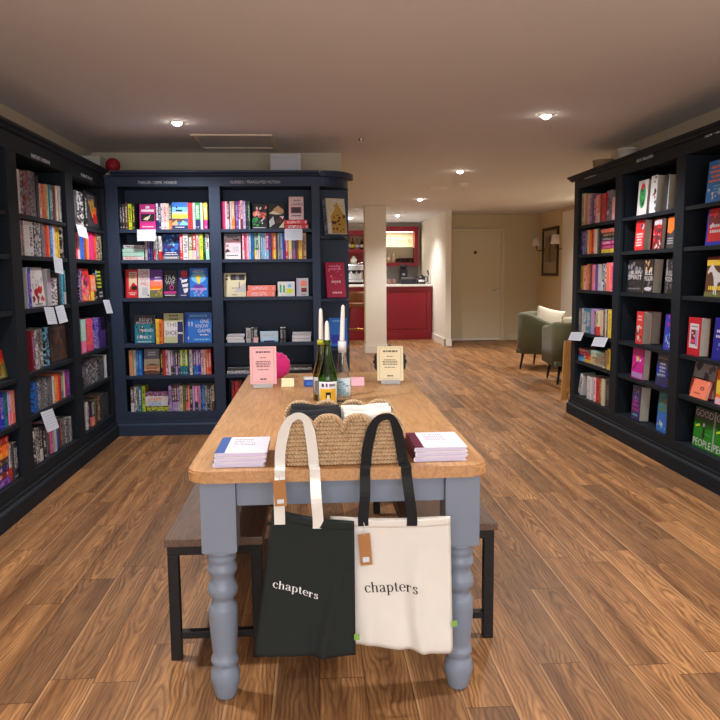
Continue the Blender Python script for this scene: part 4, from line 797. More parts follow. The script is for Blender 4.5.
for a in ((lx0+LG, lx1-LG, ly0+.02, ly0+.042), (lx0+LG, lx1-LG, ly1-.042, ly1-.02), (lx0+.02, lx0+.042, ly0+LG, ly1-LG), (lx1-.042, lx1-.02, ly0+LG, ly1-LG)):
    MB().box(a[0]+ox+.0005, a[1]+ox-.0005, a[2]+oy+.0005, a[3]+oy-.0005, AP0, AP1, .002).build('apron', TBLUE, t)

# ------------------------------------------------------------------ benches either side, pushed under the table
def bench(label, x0, x1, y0, y1, zt):
    cx = (x0+x1)/2; b = thing('bench', label, 'bench', (cx, y0, 0), 0, 'dark wood benches at the table')
    w = (x1-x0)/2; L_ = y1-y0; tb = .036
    MB().box(-w, w, 0, L_, zt-.028, zt, .003).build('seat', DWOOD, b)
    q = w-.006
    for sx in (-1, 1):
        for y in (.02, L_-.02-tb): MB().box(min(sx*q, sx*(q-tb)), max(sx*q, sx*(q-tb)), y, y+tb, 0, zt-.065, .002).build('leg', BLACKM, b)
    for y in (.02, L_-.02-tb):
        MB().box(-q, q, y, y+tb, zt-.0645, zt-.0285, .002).build('top_rail', BLACKM, b)
        MB().box(-q+tb+.0005, q-tb-.0005, y+.004, y+tb-.004, .075, .10, .002).build('stretcher', BLACKM, b)
    for sx in (-1, 1): MB().box(min(sx*q, sx*(q-tb)), max(sx*q, sx*(q-tb)), .02+tb+.0005, L_-.02-tb-.0005, zt-.0645, zt-.0285, .002).build('side_rail', BLACKM, b)
BZ = .44
bench('dark wood bench on the left side of the table', -.515, -.185, 2.43, 3.95, BZ)
bench('dark wood bench on the right side of the table', .308, .638, 2.50, 4.02, BZ)

# ------------------------------------------------------------------ woven basket with a scalloped front
STRAW = None
def straw_mat():
    m, tt, b = nt('woven_seagrass'); N, L = tt.nodes, tt.links
    tc = N.new('ShaderNodeTexCoord'); sep = N.new('ShaderNodeSeparateXYZ'); L.new(tc.outputs['Object'], sep.inputs[0])
    w = math_n(tt, 'SINE', math_n(tt, 'ADD', math_n(tt, 'MULTIPLY', math_n(tt, 'ADD', sep.outputs[0], sep.outputs[1]), 620), math_n(tt, 'MULTIPLY', sep.outputs[2], 420)))
    n = N.new('ShaderNodeTexNoise'); n.inputs['Scale'].default_value = 90; n.inputs['Detail'].default_value = 4; L.new(tc.outputs['Object'], n.inputs['Vector'])
    f = math_n(tt, 'ADD', math_n(tt, 'MULTIPLY', w, .22), n.outputs['Fac'])
    L.new(mix_n(tt, f, lin((176, 132, 90)), lin((244, 216, 176))), b.inputs['Base Color']); b.inputs['Roughness'].default_value = .8
    bp = N.new('ShaderNodeBump'); bp.inputs['Strength'].default_value = .8; bp.inputs['Distance'].default_value = .003; L.new(w, bp.inputs['Height']); L.new(bp.outputs[0], b.inputs['Normal'])
    return m
STRAW = straw_mat()
bl = onz(284.5, 466.5, TZ); brr = onz(401, 462, TZ); BKX0, BKX1 = bl.x, brr.x; BKY = max(bl.y, TY0+.03); BW = BKX1-BKX0; BD = .245
ztop = ony(330, 417.5, BKY).z-TZ; zdip = ony(340, 429, BKY).z-TZ
t = thing('basket', 'woven seagrass basket with a scalloped edge holding folded cloth', 'basket', ((BKX0+BKX1)/2, BKY, TZ+.001))
def ztop_at(u):   # u 0..1 along the front
    k = (u*4) % 1.0; a = abs(k-.5)/.5
    return zdip-.012+(ztop-zdip+.012)*math.sqrt(max(0, 1-a**2.4))
def rope_panel(x0, x1, y, name, scal=True, hgt=None, along='x'):
    g = MB(); rope = .0062; n = int((ztop if scal else hgt)/(2*rope*.96))
    def P(a, dy, z): return (a, y+dy, z) if along == 'x' else (y+dy, a, z)
    for k in range(n):
        z = rope+k*2*rope*.96; segs = []
        if scal:
            us = [i/160 for i in range(161)]; cur = []
            for u in us:
                if ztop_at(u) > z+rope*.6: cur.append(u)
                else:
                    if len(cur) > 2: segs.append((cur[0], cur[-1]))
                    cur = []
            if len(cur) > 2: segs.append((cur[0], cur[-1]))
        else: segs = [(0, 1)]
        for a, b in segs:
            m = max(2, int((b-a)*14)); g.tube([P(x0+(x1-x0)*(a+(b-a)*i/m), .0012*math.sin(i*2.1+k*3.1), z) for i in range(m+1)], rope, 8)
    # flat core behind the ropes keeps the weave closed
    return g.build(name, STRAW, t)
rope_panel(-BW/2, BW/2, 0, 'front_panel'); rope_panel(-BW/2, BW/2, BD, 'back_panel')
for sx in (-1, 1): rope_panel(.012, BD-.012, sx*(BW/2-.006), 'side_panel', False, zdip-.03, 'y')
for y in (0, BD):
    pts = [(-BW/2+BW*i/120, y, ztop_at(min(max(i/120, .004), .996))+.003) for i in range(121)]
    MB().tube([(-BW/2, y, .004)]+pts+[(BW/2, y, .004)], .0085, 8).build('rim', STRAW, t)
MB().box(-BW/2+.005, BW/2-.005, .008, BD-.008, .0, .012).build('base', STRAW, t)
bcx = (BKX0+BKX1)/2
# folded cloth (spare tote bags) standing in the basket
def cloth_fold(name, label, x0, x1, y0, y1, z1, c, seed, n=4):
    m = mat(name+'_%d' % c[0], c, .9, bump=.35, bscale=500); q = random.Random(seed); o = None; root = None
    zb = TZ+.014
    for k in range(n):
        g = MB(); ya = y0+(y1-y0)*k/n; yb = y0+(y1-y0)*(k+1)/n-.002; zz = z1[0]+(z1[1]-z1[0])*(k/max(n-1, 1))+q.uniform(-.004, .004)
        dx0, dx1 = q.uniform(-.004, .004), q.uniform(-.004, .004)
        ph = q.uniform(0, 6)
        def fn(u, v, ya=ya, yb=yb, zz=zz, dx0=dx0, dx1=dx1, ph=ph):
            # rounded fold over the top
            a = v*math.pi; yy = (ya+yb)/2-(yb-ya)/2*math.cos(a); top = math.sin(a)**.35 if 0 < v < 1 else 0
            return (x0+dx0+(x1-x0+dx1-dx0)*u, yy+.002*math.sin(7*u+ph), zb+(zz-zb)*top+.004*math.sin(5*u+ph)*top)
        g.grid(fn, 14, 14); 
        oo = g.build(name if root is None else 'fold', m, root)
        if root is None: root = oo
    return tag(root, label, 'cloth')
z_c = (ony(310, 414, BKY+.05).z, ony(310, 405, BKY+BD-.05).z)
cloth_fold('folded_cloth', 'black folded cloth filling the left half of the basket', BKX0+.018, bcx-.006, BKY+.022, BKY+BD-.03, z_c, (30, 31, 38), 3)
cloth_fold('folded_cloth', 'white folded cloth filling the right half of the basket', bcx+.004, BKX1-.022, BKY+.022, BKY+BD-.03, z_c, (226, 222, 218), 5)

# ------------------------------------------------------------------ tote bags hanging from the basket by their handles
GL = {}
def arc(cx, cy_, rx, ry, a0, a1, n=16): return [(cx+rx*math.cos(RAD(a0+(a1-a0)*i/n)), cy_+ry*math.sin(RAD(a0+(a1-a0)*i/n))) for i in range(n+1)]
THK, THN = .2, .06
def serif(x, y, w=.34): return [('line', (x-w/2, y), (x+w/2, y), THN)]
GLY = {
 'c': (.74, [('st', arc(.44, .5, .34, .5, 40, 318))] + [('dot', .68, .8, .085)]),
 'h': (.98, [('line', (.22, 0), (.22, 1.5), THK), ('line', (.05, 1.47), (.22, 1.47), THN), ('st', [(.24, .72), (.32, .9), (.48, .985), (.62, .95)]+arc(.60, .72, .16, .24, 80, 0, 8)+[(.76, 0)])] + serif(.22, .025) + serif(.76, .025)),
 'a': (.84, [('st', arc(.38, .74, .26, .26, 160, 20, 8)+[(.64, .6), (.64, .2), (.68, .06), (.78, .02), (.84, .08)]), ('st', [(.64, .6), (.46, .52), (.26, .44)]+arc(.30, .22, .18, .21, 110, 270, 10)+[(.46, .04), (.64, .24)]), ('dot', .17, .78, .08)]),
 'p': (.92, [('line', (.22, -.5), (.22, 1), THK), ('line', (.05, .97), (.22, .97), THN), ('st', [(.22, .75)]+arc(.48, .5, .34, .49, 120, -120, 20)+[(.22, .25)])] + serif(.22, -.475)),
 't': (.58, [('st', [(.26, 1.3), (.26, .25), (.30, .06), (.42, .02), (.54, .12)]), ('line', (.04, .97), (.52, .97), THN)]),
 'e': (.76, [('line', (.1, .54), (.74, .54), THN), ('st', [(.73, .54)]+arc(.44, .5, .34, .49, 15, 318, 22))]),
 'r': (.70, [('line', (.22, 0), (.22, 1), THK), ('line', (.05, .97), (.22, .97), THN), ('st', [(.24, .66), (.32, .88), (.46, .98), (.58, .94)]), ('dot', .58, .86, .09)] + serif(.22, .025)),
 's': (.66, [('st', [(.54, .74), (.5, .9), (.36, .975), (.2, .92), (.13, .76), (.22, .62), (.38, .52), (.52, .4), (.56, .22), (.46, .06), (.30, .02), (.14, .1), (.1, .28)])]),
}
def word(s):
    """polygons of a high-contrast serif word, x-height 1, starting at x = 0"""
    polys = []; x = 0
    for ch in s:
        w, parts = GLY[ch]
        for p in parts:
            if p[0] == 'line':
                (ax, ay), (bx, by), th = p[1:]; dx, dy = bx-ax, by-ay; l = math.hypot(dx, dy); nx, ny = -dy/l*th/2, dx/l*th/2
                k = 8 if l > .5 else 3
                for i in range(k):
                    f0, f1 = i/k, (i+1)/k
                    polys.append([(x+ax+dx*f0+nx, ay+dy*f0+ny), (x+ax+dx*f1+nx, ay+dy*f1+ny), (x+ax+dx*f1-nx, ay+dy*f1-ny), (x+ax+dx*f0-nx, ay+dy*f0-ny)])
            elif p[0] == 'dot': polys.append([(x+a, b) for a, b in arc(p[1], p[2], p[3], p[3], 0, 330, 11)])
            else:
                pts = p[1]; q = []
                for i, (a, b) in enumerate(pts):
                    c, d = pts[max(i-1, 0)], pts[min(i+1, len(pts)-1)]; dx, dy = d[0]-c[0], d[1]-c[1]; l = math.hypot(dx, dy) or 1
                    th = THN+(THK-THN)*abs(dy/l)**1.8; q.append(((a-dy/l*th/2, b+dx/l*th/2), (a+dy/l*th/2, b-dx/l*th/2)))
                for (l0, r0), (l1, r1) in zip(q, q[1:]): polys.append([(x+l0[0], l0[1]), (x+l1[0], l1[1]), (x+r1[0], r1[1]), (x+r0[0], r0[1])])
        x += w+.1
    return polys, x-.1
BAGY = TY0-.03
def bag(label, corners, cloth, hand, handle_px, txt, txtpx, txtc, dy, fold_seed, tag_px, green_px, arch, yb):
    """corners: tl, tr, br, bl pixels read at the bag's own plane"""
    TL, TR, BR_, BL_ = [ony(*c, BAGY-dy) for c in corners]
    TL.y += yb[0]; TR.y += yb[1]; BR_.y += yb[2]; BL_.y += yb[3]
    org = (TL+TR)/2
    root = thing('tote_bag', label, 'tote bag', tuple(org), 0, 'tote bags hanging from the basket')
    q = random.Random(fold_seed); ph = [q.uniform(0, 6) for _ in range(4)]
    def F0(u, v):   # v 0 top, 1 bottom
        p = TL*(1-u)*(1-v)+TR*u*(1-v)+BR_*u*v+BL_*(1-u)*v
        env = math.sin(math.pi*min(max(u, 0), 1))
        sag = -.010*math.sin(math.pi*u)*(1-v)**3 if v < 1 else 0
        w = .010*math.sin(5.2*u+2.2*v+ph[0])*(.35+.65*v)+.005*math.sin(11*u-3*v+ph[1])*v+.016*math.exp(-((u-.74-.08*math.sin(3.4*v+ph[2]))/.055)**2)*min(1, 1.6*v)-.012*math.exp(-((u-.62-.06*math.sin(3*v+ph[2]))/.06)**2)*min(1, 1.6*v)*v+.009*math.exp(-((u-.16)/.05)**2)*v
        return Vector((p.x-org.x, p.y-org.y-w*(.3+.7*env), p.z-org.z+sag+.004*math.sin(4*u+ph[2])*v))
    TH = .014
    def FR(u, v): p = F0(u, v); e = min(1, 6*u, 6*(1-u), 5*(1-v)+.02); return p+Vector((0, -TH*.5*(e**.5), 0))
    def BK(u, v): p = F0(u, v); e = min(1, 6*u, 6*(1-u), 5*(1-v)+.02); return p+Vector((0, TH*.5*(e**.5), 0))
    m = mat('canvas_%d' % cloth[0], cloth, .92, bump=.25, bscale=900, var=.04, vscale=14)
    g = MB(); g.grid(FR, 28, 30); g.grid(BK, 28, 30); bmesh.ops.remove_doubles(g.bm, verts=g.bm.verts[:], dist=.0004)
    g.build('bag_body', m, root, solid=.0016)
    # hem: a stitched band along the mouth, front and back
    hm = MB(); hm.grid(lambda u, v: FR(.012+.976*u, .001+.06*v)+Vector((0, -.0016, 0)), 28, 3); hm.build('hem', m, root, solid=.001)
    # handles: two loops (front and back face) gathered over the basket's scallop
    hm_ = mat('handle_%d' % hand[0], hand, .9, bump=.25, bscale=900)
    (lx, ly), (rx, ry) = handle_px
    A = ony(lx, ly, BAGY-dy)-org; B = ony(rx, ry, BAGY-dy)-org
    ytop = BKY-.016-org.y
    # arch: pixel pairs up one side, over the scallop and down the other, read at the basket's front
    up = [ony(px, py, BKY-.016)-org for px, py in arch]
    ptsf = [Vector((A.x, -.010, A.z-.03)), Vector((A.x, -.011, A.z)), Vector((A.x*.65+up[0].x*.35, -.011, A.z+(up[0].z-A.z)*.35)), Vector((A.x*.45+up[0].x*.55, TY0-.008-org.y, TZ-.02-org.z)), Vector((A.x*.4+up[0].x*.6, TY0-.006-org.y, TZ+.001-org.z)), Vector((A.x*.3+up[0].x*.7, TY0+.008-org.y, TZ+.006-org.z)), Vector((A.x*.15+up[0].x*.85, ytop-.012, TZ+.008-org.z))]
    ptsb = [Vector((B.x*.15+up[-1].x*.85, ytop-.012, TZ+.008-org.z)), Vector((B.x*.3+up[-1].x*.7, TY0+.008-org.y, TZ+.006-org.z)), Vector((B.x*.4+up[-1].x*.6, TY0-.006-org.y, TZ+.001-org.z)), Vector((B.x*.45+up[-1].x*.55, TY0-.008-org.y, TZ-.02-org.z)), Vector((B.x*.65+up[-1].x*.35, -.011, B.z+(up[-1].z-B.z)*.35)), Vector((B.x, -.011, B.z)), Vector((B.x, -.010, B.z-.03))]
    path = ptsf+[Vector((p.x, ytop, p.z)) for p in up]+ptsb
    # smooth the path
    def cat(P, n=5):
        out = []
        for i in range(len(P)-1):
            p0, p1, p2, p3 = P[max(i-1, 0)], P[i], P[i+1], P[min(i+2, len(P)-1)]
            for k in range(n):
                s_ = k/n; out.append(.5*((2*p1)+(p2-p0)*s_+(2*p0-5*p1+4*p2-p3)*s_**2+(3*p1-p0-3*p2+p3)*s_**3))
        return out+[P[-1]]
    pp = cat(path); n = len(pp); side = []
    for i, p in enumerate(pp):
        d = (pp[min(i+1, n-1)]-pp[max(i-1, 0)]).normalized(); side.append(d.cross(Vector((0, -1, .0))).normalized() if abs(d.y) < .95 else Vector((1, 0, 0)))
    zmax = max(p.z for p in pp); wd = [.031-.011*max(0, 1-(zmax-p.z)/.05) for p in pp]
    MB().ribbon(pp, side, wd, .0024).build('handle', hm_, root)
    # lettering printed on the front face
    polys, W_ = word(txt); (x0, y0), (x1, y1) = txtpx[:2]; xh = txtpx[2]
    def uvof(px, py):
        tgt = ony(px, py, BAGY-dy)-org; u, v = .5, .5
        for _ in range(25):
            p = F0(u, v); du = (TR-TL).x; dv = (BL_-TL).z; u += (tgt.x-p.x)/du*.8; v += (tgt.z-p.z)/dv*.8
        return u, v
    ua, va = uvof(x0, y0); ub, vb = uvof(x1, y1); k = (ub-ua)/W_; kv = xh*k*abs((TR-TL).x)/abs((BL_-TL).z)
    g = MB()
    for pl_ in polys:
        vs = []
        for (a, b) in pl_:
            u = ua+a*k; v = va+(vb-va)*(a/W_)-b*kv; vs.append(g.bm.verts.new(FR(u, v)+Vector((0, -.0022, 0))))
        try: g.bm.faces.new(vs)
        except ValueError: pass
    g.build('lettering', flat(txtc, .7), root, fixn=False)
    # kraft swing tag on a string
    (tx, ty), (bx, by) = tag_px; a = ony(tx, ty, BAGY-dy-.022)-org; b = ony(bx, by, BAGY-dy-.022)-org
    KR = mat('kraft_card', (168, 116, 70), .8); w = .0175; d = (b-a).normalized(); sx = Vector((d.z, 0, -d.x)); sx = -sx if sx.x < 0 else sx
    def quad(g, c0, c1, w, off, th):
        for s0 in (0,):
            vs = [g.bm.verts.new(c+sx*s*w+Vector((0, off+y, 0))) for y in (0, -th) for c, s in ((c0, -1), (c0, 1), (c1, 1), (c1, -1))]
            for f in ((0, 1, 2, 3), (7, 6, 5, 4), (0, 4, 5, 1), (1, 5, 6, 2), (2, 6, 7, 3), (3, 7, 4, 0)): g.bm.faces.new([vs[i] for i in f])
        return g
    tg = quad(MB(), a, b, w, 0, .0012).build('swing_tag', KR, root)
    quad(MB(), a+(b-a)*.74, a+(b-a)*.9, w*.55, -.0014, .0004).build('sticker', CARDM, tg, fixn=True)
    MB().tube([a+(b-a)*.06+Vector((0, -.001, 0)), a-(b-a)*.2+Vector((.004, .008, 0)), a-(b-a)*.36+Vector((.002, .012, 0))], .0012, 6).build('string', CARDM, tg)
    # small green side label
    gu = ony(*green_px, BAGY-dy)-org; e = F0(1, min(max((gu.z-(TR-org).z)/((BR_-TR).z), 0), 1))
    MB().box(e.x-.004, e.x+.012, e.y-.0155, e.y-.0135, e.z-.009, e.z+.009).build('side_label', flat((120, 168, 70)), root)
    return root
bag('white canvas tote bag with black handles hanging on the right', ((330, 516), (450, 516), (452, 651), (352, 645)), (222, 218, 212), (24, 24, 28), ((363, 515), (411.5, 515)), 'chapters', ((365, 591), (417, 591), .86), (28, 26, 28), 0.0, 4,
    ((364, 534), (366.5, 565)), (454, 620), [(366.5, 455), (368.5, 443), (372.5, 428), (378, 419.5), (386, 416.5), (392, 418.5), (396.5, 428), (400, 443), (402, 455)], (0, 0, -.01, 0))
bag('black canvas tote bag with white handles hanging on the left', ((272, 512), (354, 521), (355.5, 654), (254, 658)), (27, 33, 33), (224, 221, 216), ((279.5, 515), (318, 519)), 'chapters', ((272.5, 588), (318, 598), .93), (226, 226, 230), .042, 9,
    ((279, 480), (281, 506)), (357, 634), [(280, 455), (281.5, 443), (285, 429), (290, 420), (298, 416), (305.5, 419.5), (309.5, 431), (311.5, 443), (313, 455)], (0.03, 0, 0, .0))

# ------------------------------------------------------------------ the two little stacks of hardbacks at the front
def stack(px, side_col, label3, group, spine_word, ink):
    # px: front-left bottom, front-right bottom, back-left top, back-right top pixels ; read on the table top
    (fl, fr_, depth) = px
    a = onz(*fl, TZ); b = onz(*fr_, TZ); w = b.x-a.x
    th = .0145; cm = mat('white_hardback', (226, 222, 236), .5); sm = mat('cloth_spine_%s' % side_col, PAL[side_col], .6)
    rot0 = math.atan2(b.y-a.y, b.x-a.x)
    for k in range(3):
        j = rnd.uniform(-.005, .005)
        m = Matrix.Translation((a.x+j, a.y+abs(j), TZ+.0008+k*(th+.0006))) @ Matrix.Rotation(rot0+RAD((0, 1.2, -.8)[k]), 4, 'Z')
        # lying book: spine towards -x, width along x, height along y
        g = MB(); g.prism([(0, .003), (.003, 0), (w, 0), (w, .0026), (.006, .0026), (.006, th-.0026), (w, th-.0026), (w, th), (.003, th), (0, th-.003)], 0, depth, 'y')
        o = g.build('hardback_book', cm, mw=m)
        g = MB(); sw = .030
        g.prism([(-.0008, .0026), (.0026, -.0004), (sw, -.0004), (sw, -.0001), (.003, -.0001), (.0001, .003), (.0001, th-.003), (.003, th+.0001), (sw, th+.0001), (sw, th+.0006), (.0026, th+.0006), (-.0008, th-.0026)], -.0004, depth+.0004, 'y')
        g.build('cloth_spine', sm, o)
        MB().box(.0064, w-.004, .004, depth-.004, .0029, th-.0029).build('page_block', mat('lilac_white_pages', (216, 206, 232), .8), o)
        if k == 2:
            g = MB(); q = random.Random(side_col)
            for r in range(4):
                y = depth*(.80-.115*r); p = w*.30; end = w*(.68+q.uniform(-.08, .05))
                while p < end:
                    l = w*.026; vs = [g.bm.verts.new((x_, y_, th+.0003)) for x_, y_ in ((p, y), (p+l, y), (p+l*1.1, y+depth*.045), (p+l*.2, y+depth*.05))]; g.bm.faces.new(vs); p += l*1.6 if q.random() > .2 else l*2.6
            g.build('cover_lettering', flat(ink), o, fixn=False)
        tag(o, label3[k], 'book', group)
stack(((213.5, 468), (267, 467), .215), 'nvy' if False else 'blu2' if False else 'cov1', ['white hardback with blue cloth spine, bottom of the left table stack', 'white hardback with blue cloth spine, middle of the left table stack', 'white hardback with blue cloth spine and grey lettering, top of the left table stack'], 'blue-spined hardbacks on the table', '', 'gry') if 'cov1' in PAL else None
PAL['cov1'] = (62, 94, 158); PAL['cov2'] = (98, 26, 56); PAL['lavn'] = (150, 150, 172)
stack(((213.5, 468.5), (266, 467), .215), 'cov1', ['white hardback with blue cloth spine, bottom of the left table stack', 'white hardback with blue cloth spine, middle of the left table stack', 'white hardback with blue cloth spine and dark lettering, top of the left table stack'], 'blue-spined hardbacks on the table', '', 'gry')
stack(((415, 462.5), (468, 461), .215), 'cov2', ['white hardback with maroon cloth spine, bottom of the right table stack', 'white hardback with maroon cloth spine, middle of the right table stack', 'white hardback with maroon cloth spine and faint lettering, top of the right table stack'], 'maroon-spined hardbacks on the table', '', 'lavn')

# ------------------------------------------------------------------ bottles with candles
def glass(name, c, rough=.04): 
    m, tt, b = nt(name); b.inputs['Base Color'].default_value = lin(c); b.inputs['Transmission Weight'].default_value = 1; b.inputs['Roughness'].default_value = rough; b.inputs['IOR'].default_value = 1.45; return m
GREEN = glass('green_bottle_glass', (128, 176, 92)); OLIVE = glass('olive_bottle_glass', (176, 176, 90)); CLEAR = glass('clear_bottle_glass', (238, 242, 244))
WAX = mat('white_candle_wax', (236, 232, 226), .5)
def bottle(label, x, y, r, h, gm, sleeve, labelart, candle_h, shoulder=.55, lean=0, cr=.011):
    t = thing('wine_bottle', label, 'bottle', (x, y, TZ+.0008), 0, 'wine bottles on the table')
    nr = .0145; hb = h*shoulder
    outer = [(r*.86, 0), (r*.97, .004), (r, .012), (r, hb*.75), (r*.97, hb*.9), (r*.88, hb), (r*.68, hb+(h-hb)*.22), (r*.5, hb+(h-hb)*.42), (nr+.002, hb+(h-hb)*.66), (nr, hb+(h-hb)*.8), (nr, h-.014), (nr+.003, h-.012), (nr+.003, h-.004), (nr, h)]
    th = .003; inner = [(max(rr_-th, .003), max(z, .006)) for rr_, z in outer]
    inner[-1] = (nr-th, h)
    g = MB(); prof = outer+inner[::-1]; g.lathe([(.002, 0)]+outer+inner[::-1]+[(.002, .006)], 36, cap=True); g.build('glass_body', gm, t)
    c = MB(); c.lathe([(cr*.92, -.02), (cr, .0), (cr*.82, candle_h*.7), (cr*.7, candle_h-.01), (cr*.45, candle_h-.002), (.002, candle_h)], 20); 
    co = c.build('candle', WAX, mw=Matrix.Translation((x, y, TZ+h+.0008)) @ Matrix.Rotation(RAD(lean), 4, 'Y'))
    MB().tube([(0, 0, candle_h-.001), (0, .0005, candle_h+.006)], .0012, 6).build('wick', BLACKM, co)
    if sleeve:
        c, z0, z1 = sleeve; MB().lathe([(nr+.0034, z0), (nr+.0036, z1)], 24, cap=False).build('neck_sleeve', flat(c), t, solid=.001)
    z0, z1, base, art = labelart
    def wrap(u, v, rr_, a0=-62, a1=62):
        a = RAD(270+a0+(a1-a0)*u); return (rr_*math.cos(a), rr_*math.sin(a), z0+(z1-z0)*v)
    MB().grid(lambda u, v: wrap(u, v, r+.0006), 20, 2).build('paper_label', flat(base), t, solid=.0006)
    byc = {}
    for i, (c, u0, v0, u1, v1) in enumerate(art):
        g = byc.setdefault(c, MB()); g.grid(lambda u, v: wrap(u0+(u1-u0)*u, v0+(v1-v0)*v, r+.0014+.0002*i), 8, 1)
    for c, g in byc.items(): g.build('label_print', flat(c), t)
    return t, co
BY = 3.2
def at_y(px, y): return ony(px, 380, y).x
def bz(py, y, px=330): return ony(px, py, y).z-TZ
y1 = 3.20; x1 = at_y(327.7, y1); h1 = bz(340, y1); 
lab1 = (.022, .112, 'wht', [((224, 178, 40), .12, .02, .88, .66), ('chr', .2, .76, .32, .92), ('pur', .40, .76, .48, .93), ('gry', .55, .78, .85, .9), ('blk', .40, .22, .62, .5), ((236, 224, 190), .45, .04, .57, .36), ('wht', .44, .12, .58, .2)])
_, c = bottle('front green wine bottle with a yellow and white label', x1, y1, .0435, h1, GREEN, None, lab1, bz(321, y1)-h1, .5)
tag(c, 'shortest white taper candle, in the front green bottle', 'candle', 'white taper candles')
y2 = 3.36; x2 = at_y(321.7, y2); h2 = bz(339.5, y2)
_, c = bottle('olive green wine bottle half hidden behind the front green bottle', x2, y2, .0405, h2, OLIVE, ((184, 190, 52), h2-.022, h2-.002), (.03, .11, 'lgr', [('gry', .1, .2, .9, .8)]), bz(308.5, y2)-h2, .5)
tag(c, 'tall white taper candle on the left, in the olive green bottle', 'candle', 'white taper candles')
y3 = 3.29; x3 = at_y(342.5, y3); h3 = bz(341, y3)
_, c = bottle('clear glass bottle with a blue and white label', x3, y3, .039, h3, CLEAR, ('wht', h3-.052, h3-.001), (.03, .115, (214, 228, 236), [('sky', .1+.2*((k*7) % 4)/1.0*.9, .04+.1*k, .1+.2*((k*7) % 4)*.9+.17, .12+.1*k) for k in range(9)]+[('sky', .5-.1*(k % 3), .08+.1*k, .62-.1*(k % 3), .13+.1*k) for k in range(8)]), bz(305, y3, 342)-h3, .42, lean=2.2)
tag(c, 'tall white taper candle leaning right, in the clear bottle', 'candle', 'white taper candles')

# ------------------------------------------------------------------ display books and small things at the far end
def display_book(label, px, col, edge, tilt, ink, stand_label):
    (x0, x1, ytop, yb) = px
    a = onz(x0, yb, TZ); b = onz(x1, yb, TZ); y = (a.y+b.y)/2; w = b.x-a.x; hh = ony((x0+x1)/2, ytop, y+.04).z-TZ-.013; t_ = .026
    m = Matrix.Translation((a.x, y+t_+.006, TZ+.0135)) @ Matrix.Rotation(RAD(tilt), 4, 'Z') @ Matrix.Rotation(RAD(-13), 4, 'X') @ Matrix.Rotation(RAD(-90), 4, 'Z')
    PALC = mat('display_cover_%d' % col[2], col, .5)
    o = book(t_, hh, w, PALC, m); q = edge
    art_print(o, t_, hh, w, [(q, 'r', .09, .05, .91, .055), (q, 'r', .09, .945, .91, .95), (q, 'r', .09, .05, .098, .95), (q, 'r', .902, .05, .91, .95), (q, 'l', .2, .82, .8, .9, 1), (q, 'l', .2, .8, .44, .62, 4), (q, 'l', .36, .64, .68, .72, 1), (q, 'l', .22, .78, .36, .4, 1), (ink, 'l', .38, .62, .1, .16, 1)])
    tag(o, label, 'book')
    AC = mat('clear_acrylic', (226, 228, 232), .15, trans=.5)
    s = thing('book_stand', stand_label, 'book stand', (a.x+w/2, y, TZ+.0006), RAD(tilt), 'clear acrylic book stands')
    MB().box(-w*.36, w*.36, -.012, .10, 0, .003, .001).build('base_plate', AC, s)
    MB().box(-w*.36, w*.36, -.0125, -.0095, .0032, .022, .0005).build('front_lip', AC, s)
    MB().prism([(.049, .0035), (.0525, .0035), (.0905, .15), (.087, .15)], -w*.3, w*.3, 'x').build('back_rest', AC, s)
    return o
display_book('pink hardback with a thin black border on a clear stand', (250, 276.5, 347, 388), (232, 176, 178), (110, 70, 78), 3, (40, 30, 36), 'clear stand under the pink book at the far left table corner')
display_book('cream hardback with a thin black border on a clear stand', (377.5, 404, 346.5, 384), (232, 218, 182), (110, 96, 70), -4, (50, 44, 34), 'clear stand under the cream book at the far right table corner')
# hot-pink ribbed shell purse and a black one behind the display books
def ribbed(label, px, py, r, c, name, cat):
    p = onz(px, py, TZ); 
    def fn(q): a = math.atan2(q.z, q.x); k = 1+.05*math.cos(16*a); return Vector((q.x*k, q.y*(.45+.0*k), q.z*k))
    o = MB().ellipsoid((0, 0, 0), (r, r, r*.98), 96, 20, fn).build(name, mat('velvet_%d' % c[0], c, .65, sheen=.4)); o.location = (p.x, p.y, TZ+r*.985+.004); return tag(o, label, cat)
pk = onz(277, 379, TZ)
ribbed('hot pink ribbed round pouch behind the pink book', 277, 379.5, .075, (226, 30, 132), 'round_pouch', 'pouch')
ribbed('black ribbed round pouch behind the cream book', 390, 378.5, .092, (28, 28, 36), 'round_pouch', 'pouch')
# small cards and a tub
def small_card(label, x0, x1, yt, yb, c, ang=24):
    a, b = onz(x0, yb, TZ), onz(x1, yb, TZ); w = b.x-a.x; hh = (ony((x0+x1)/2, yt, a.y+.015).z-TZ)/math.cos(RAD(ang))
    t = thing('tent_card', label, 'card', (a.x+w/2, a.y, TZ+.001)); m = mat('card_%d' % c[2], c, .7)
    s_, k = math.sin(RAD(ang)), math.cos(RAD(ang))
    MB().prism([(0, 0), (.0012, 0), (hh*s_+.0012, hh*k), (hh*s_, hh*k)], -w/2, w/2, 'x').build('front_leaf', m, t)
    MB().prism([(2*hh*s_+.0014, 0), (2*hh*s_+.0026, 0), (hh*s_+.0026, hh*k), (hh*s_+.0014, hh*k)], -w/2, w/2, 'x').build('back_leaf', m, t)
    return t
small_card('small cream tent card beside the pink book', 281.5, 294, 378.5, 387, (244, 234, 192))
small_card('small pink tent card to the right of the bottles', 351.5, 364.5, 377.5, 386, (244, 186, 204))
p = onz(309, 387, TZ); t = thing('sticky_note_block', 'small blue and white box on the table just left of the bottles', 'box', (p.x, p.y+.03, TZ+.0008), RAD(6))
MB().box(-.026, .026, -.022, .022, 0, .034, .004).build('box', flat((36, 84, 190)), t); MB().box(-.0265, .0265, -.0225, .0225, .0345, .046, .003).build('lid', flat((224, 230, 238)), t)
MB().box(-.016, .016, -.0226, -.0222, .006, .026).build('label', flat((70, 120, 214)), t)
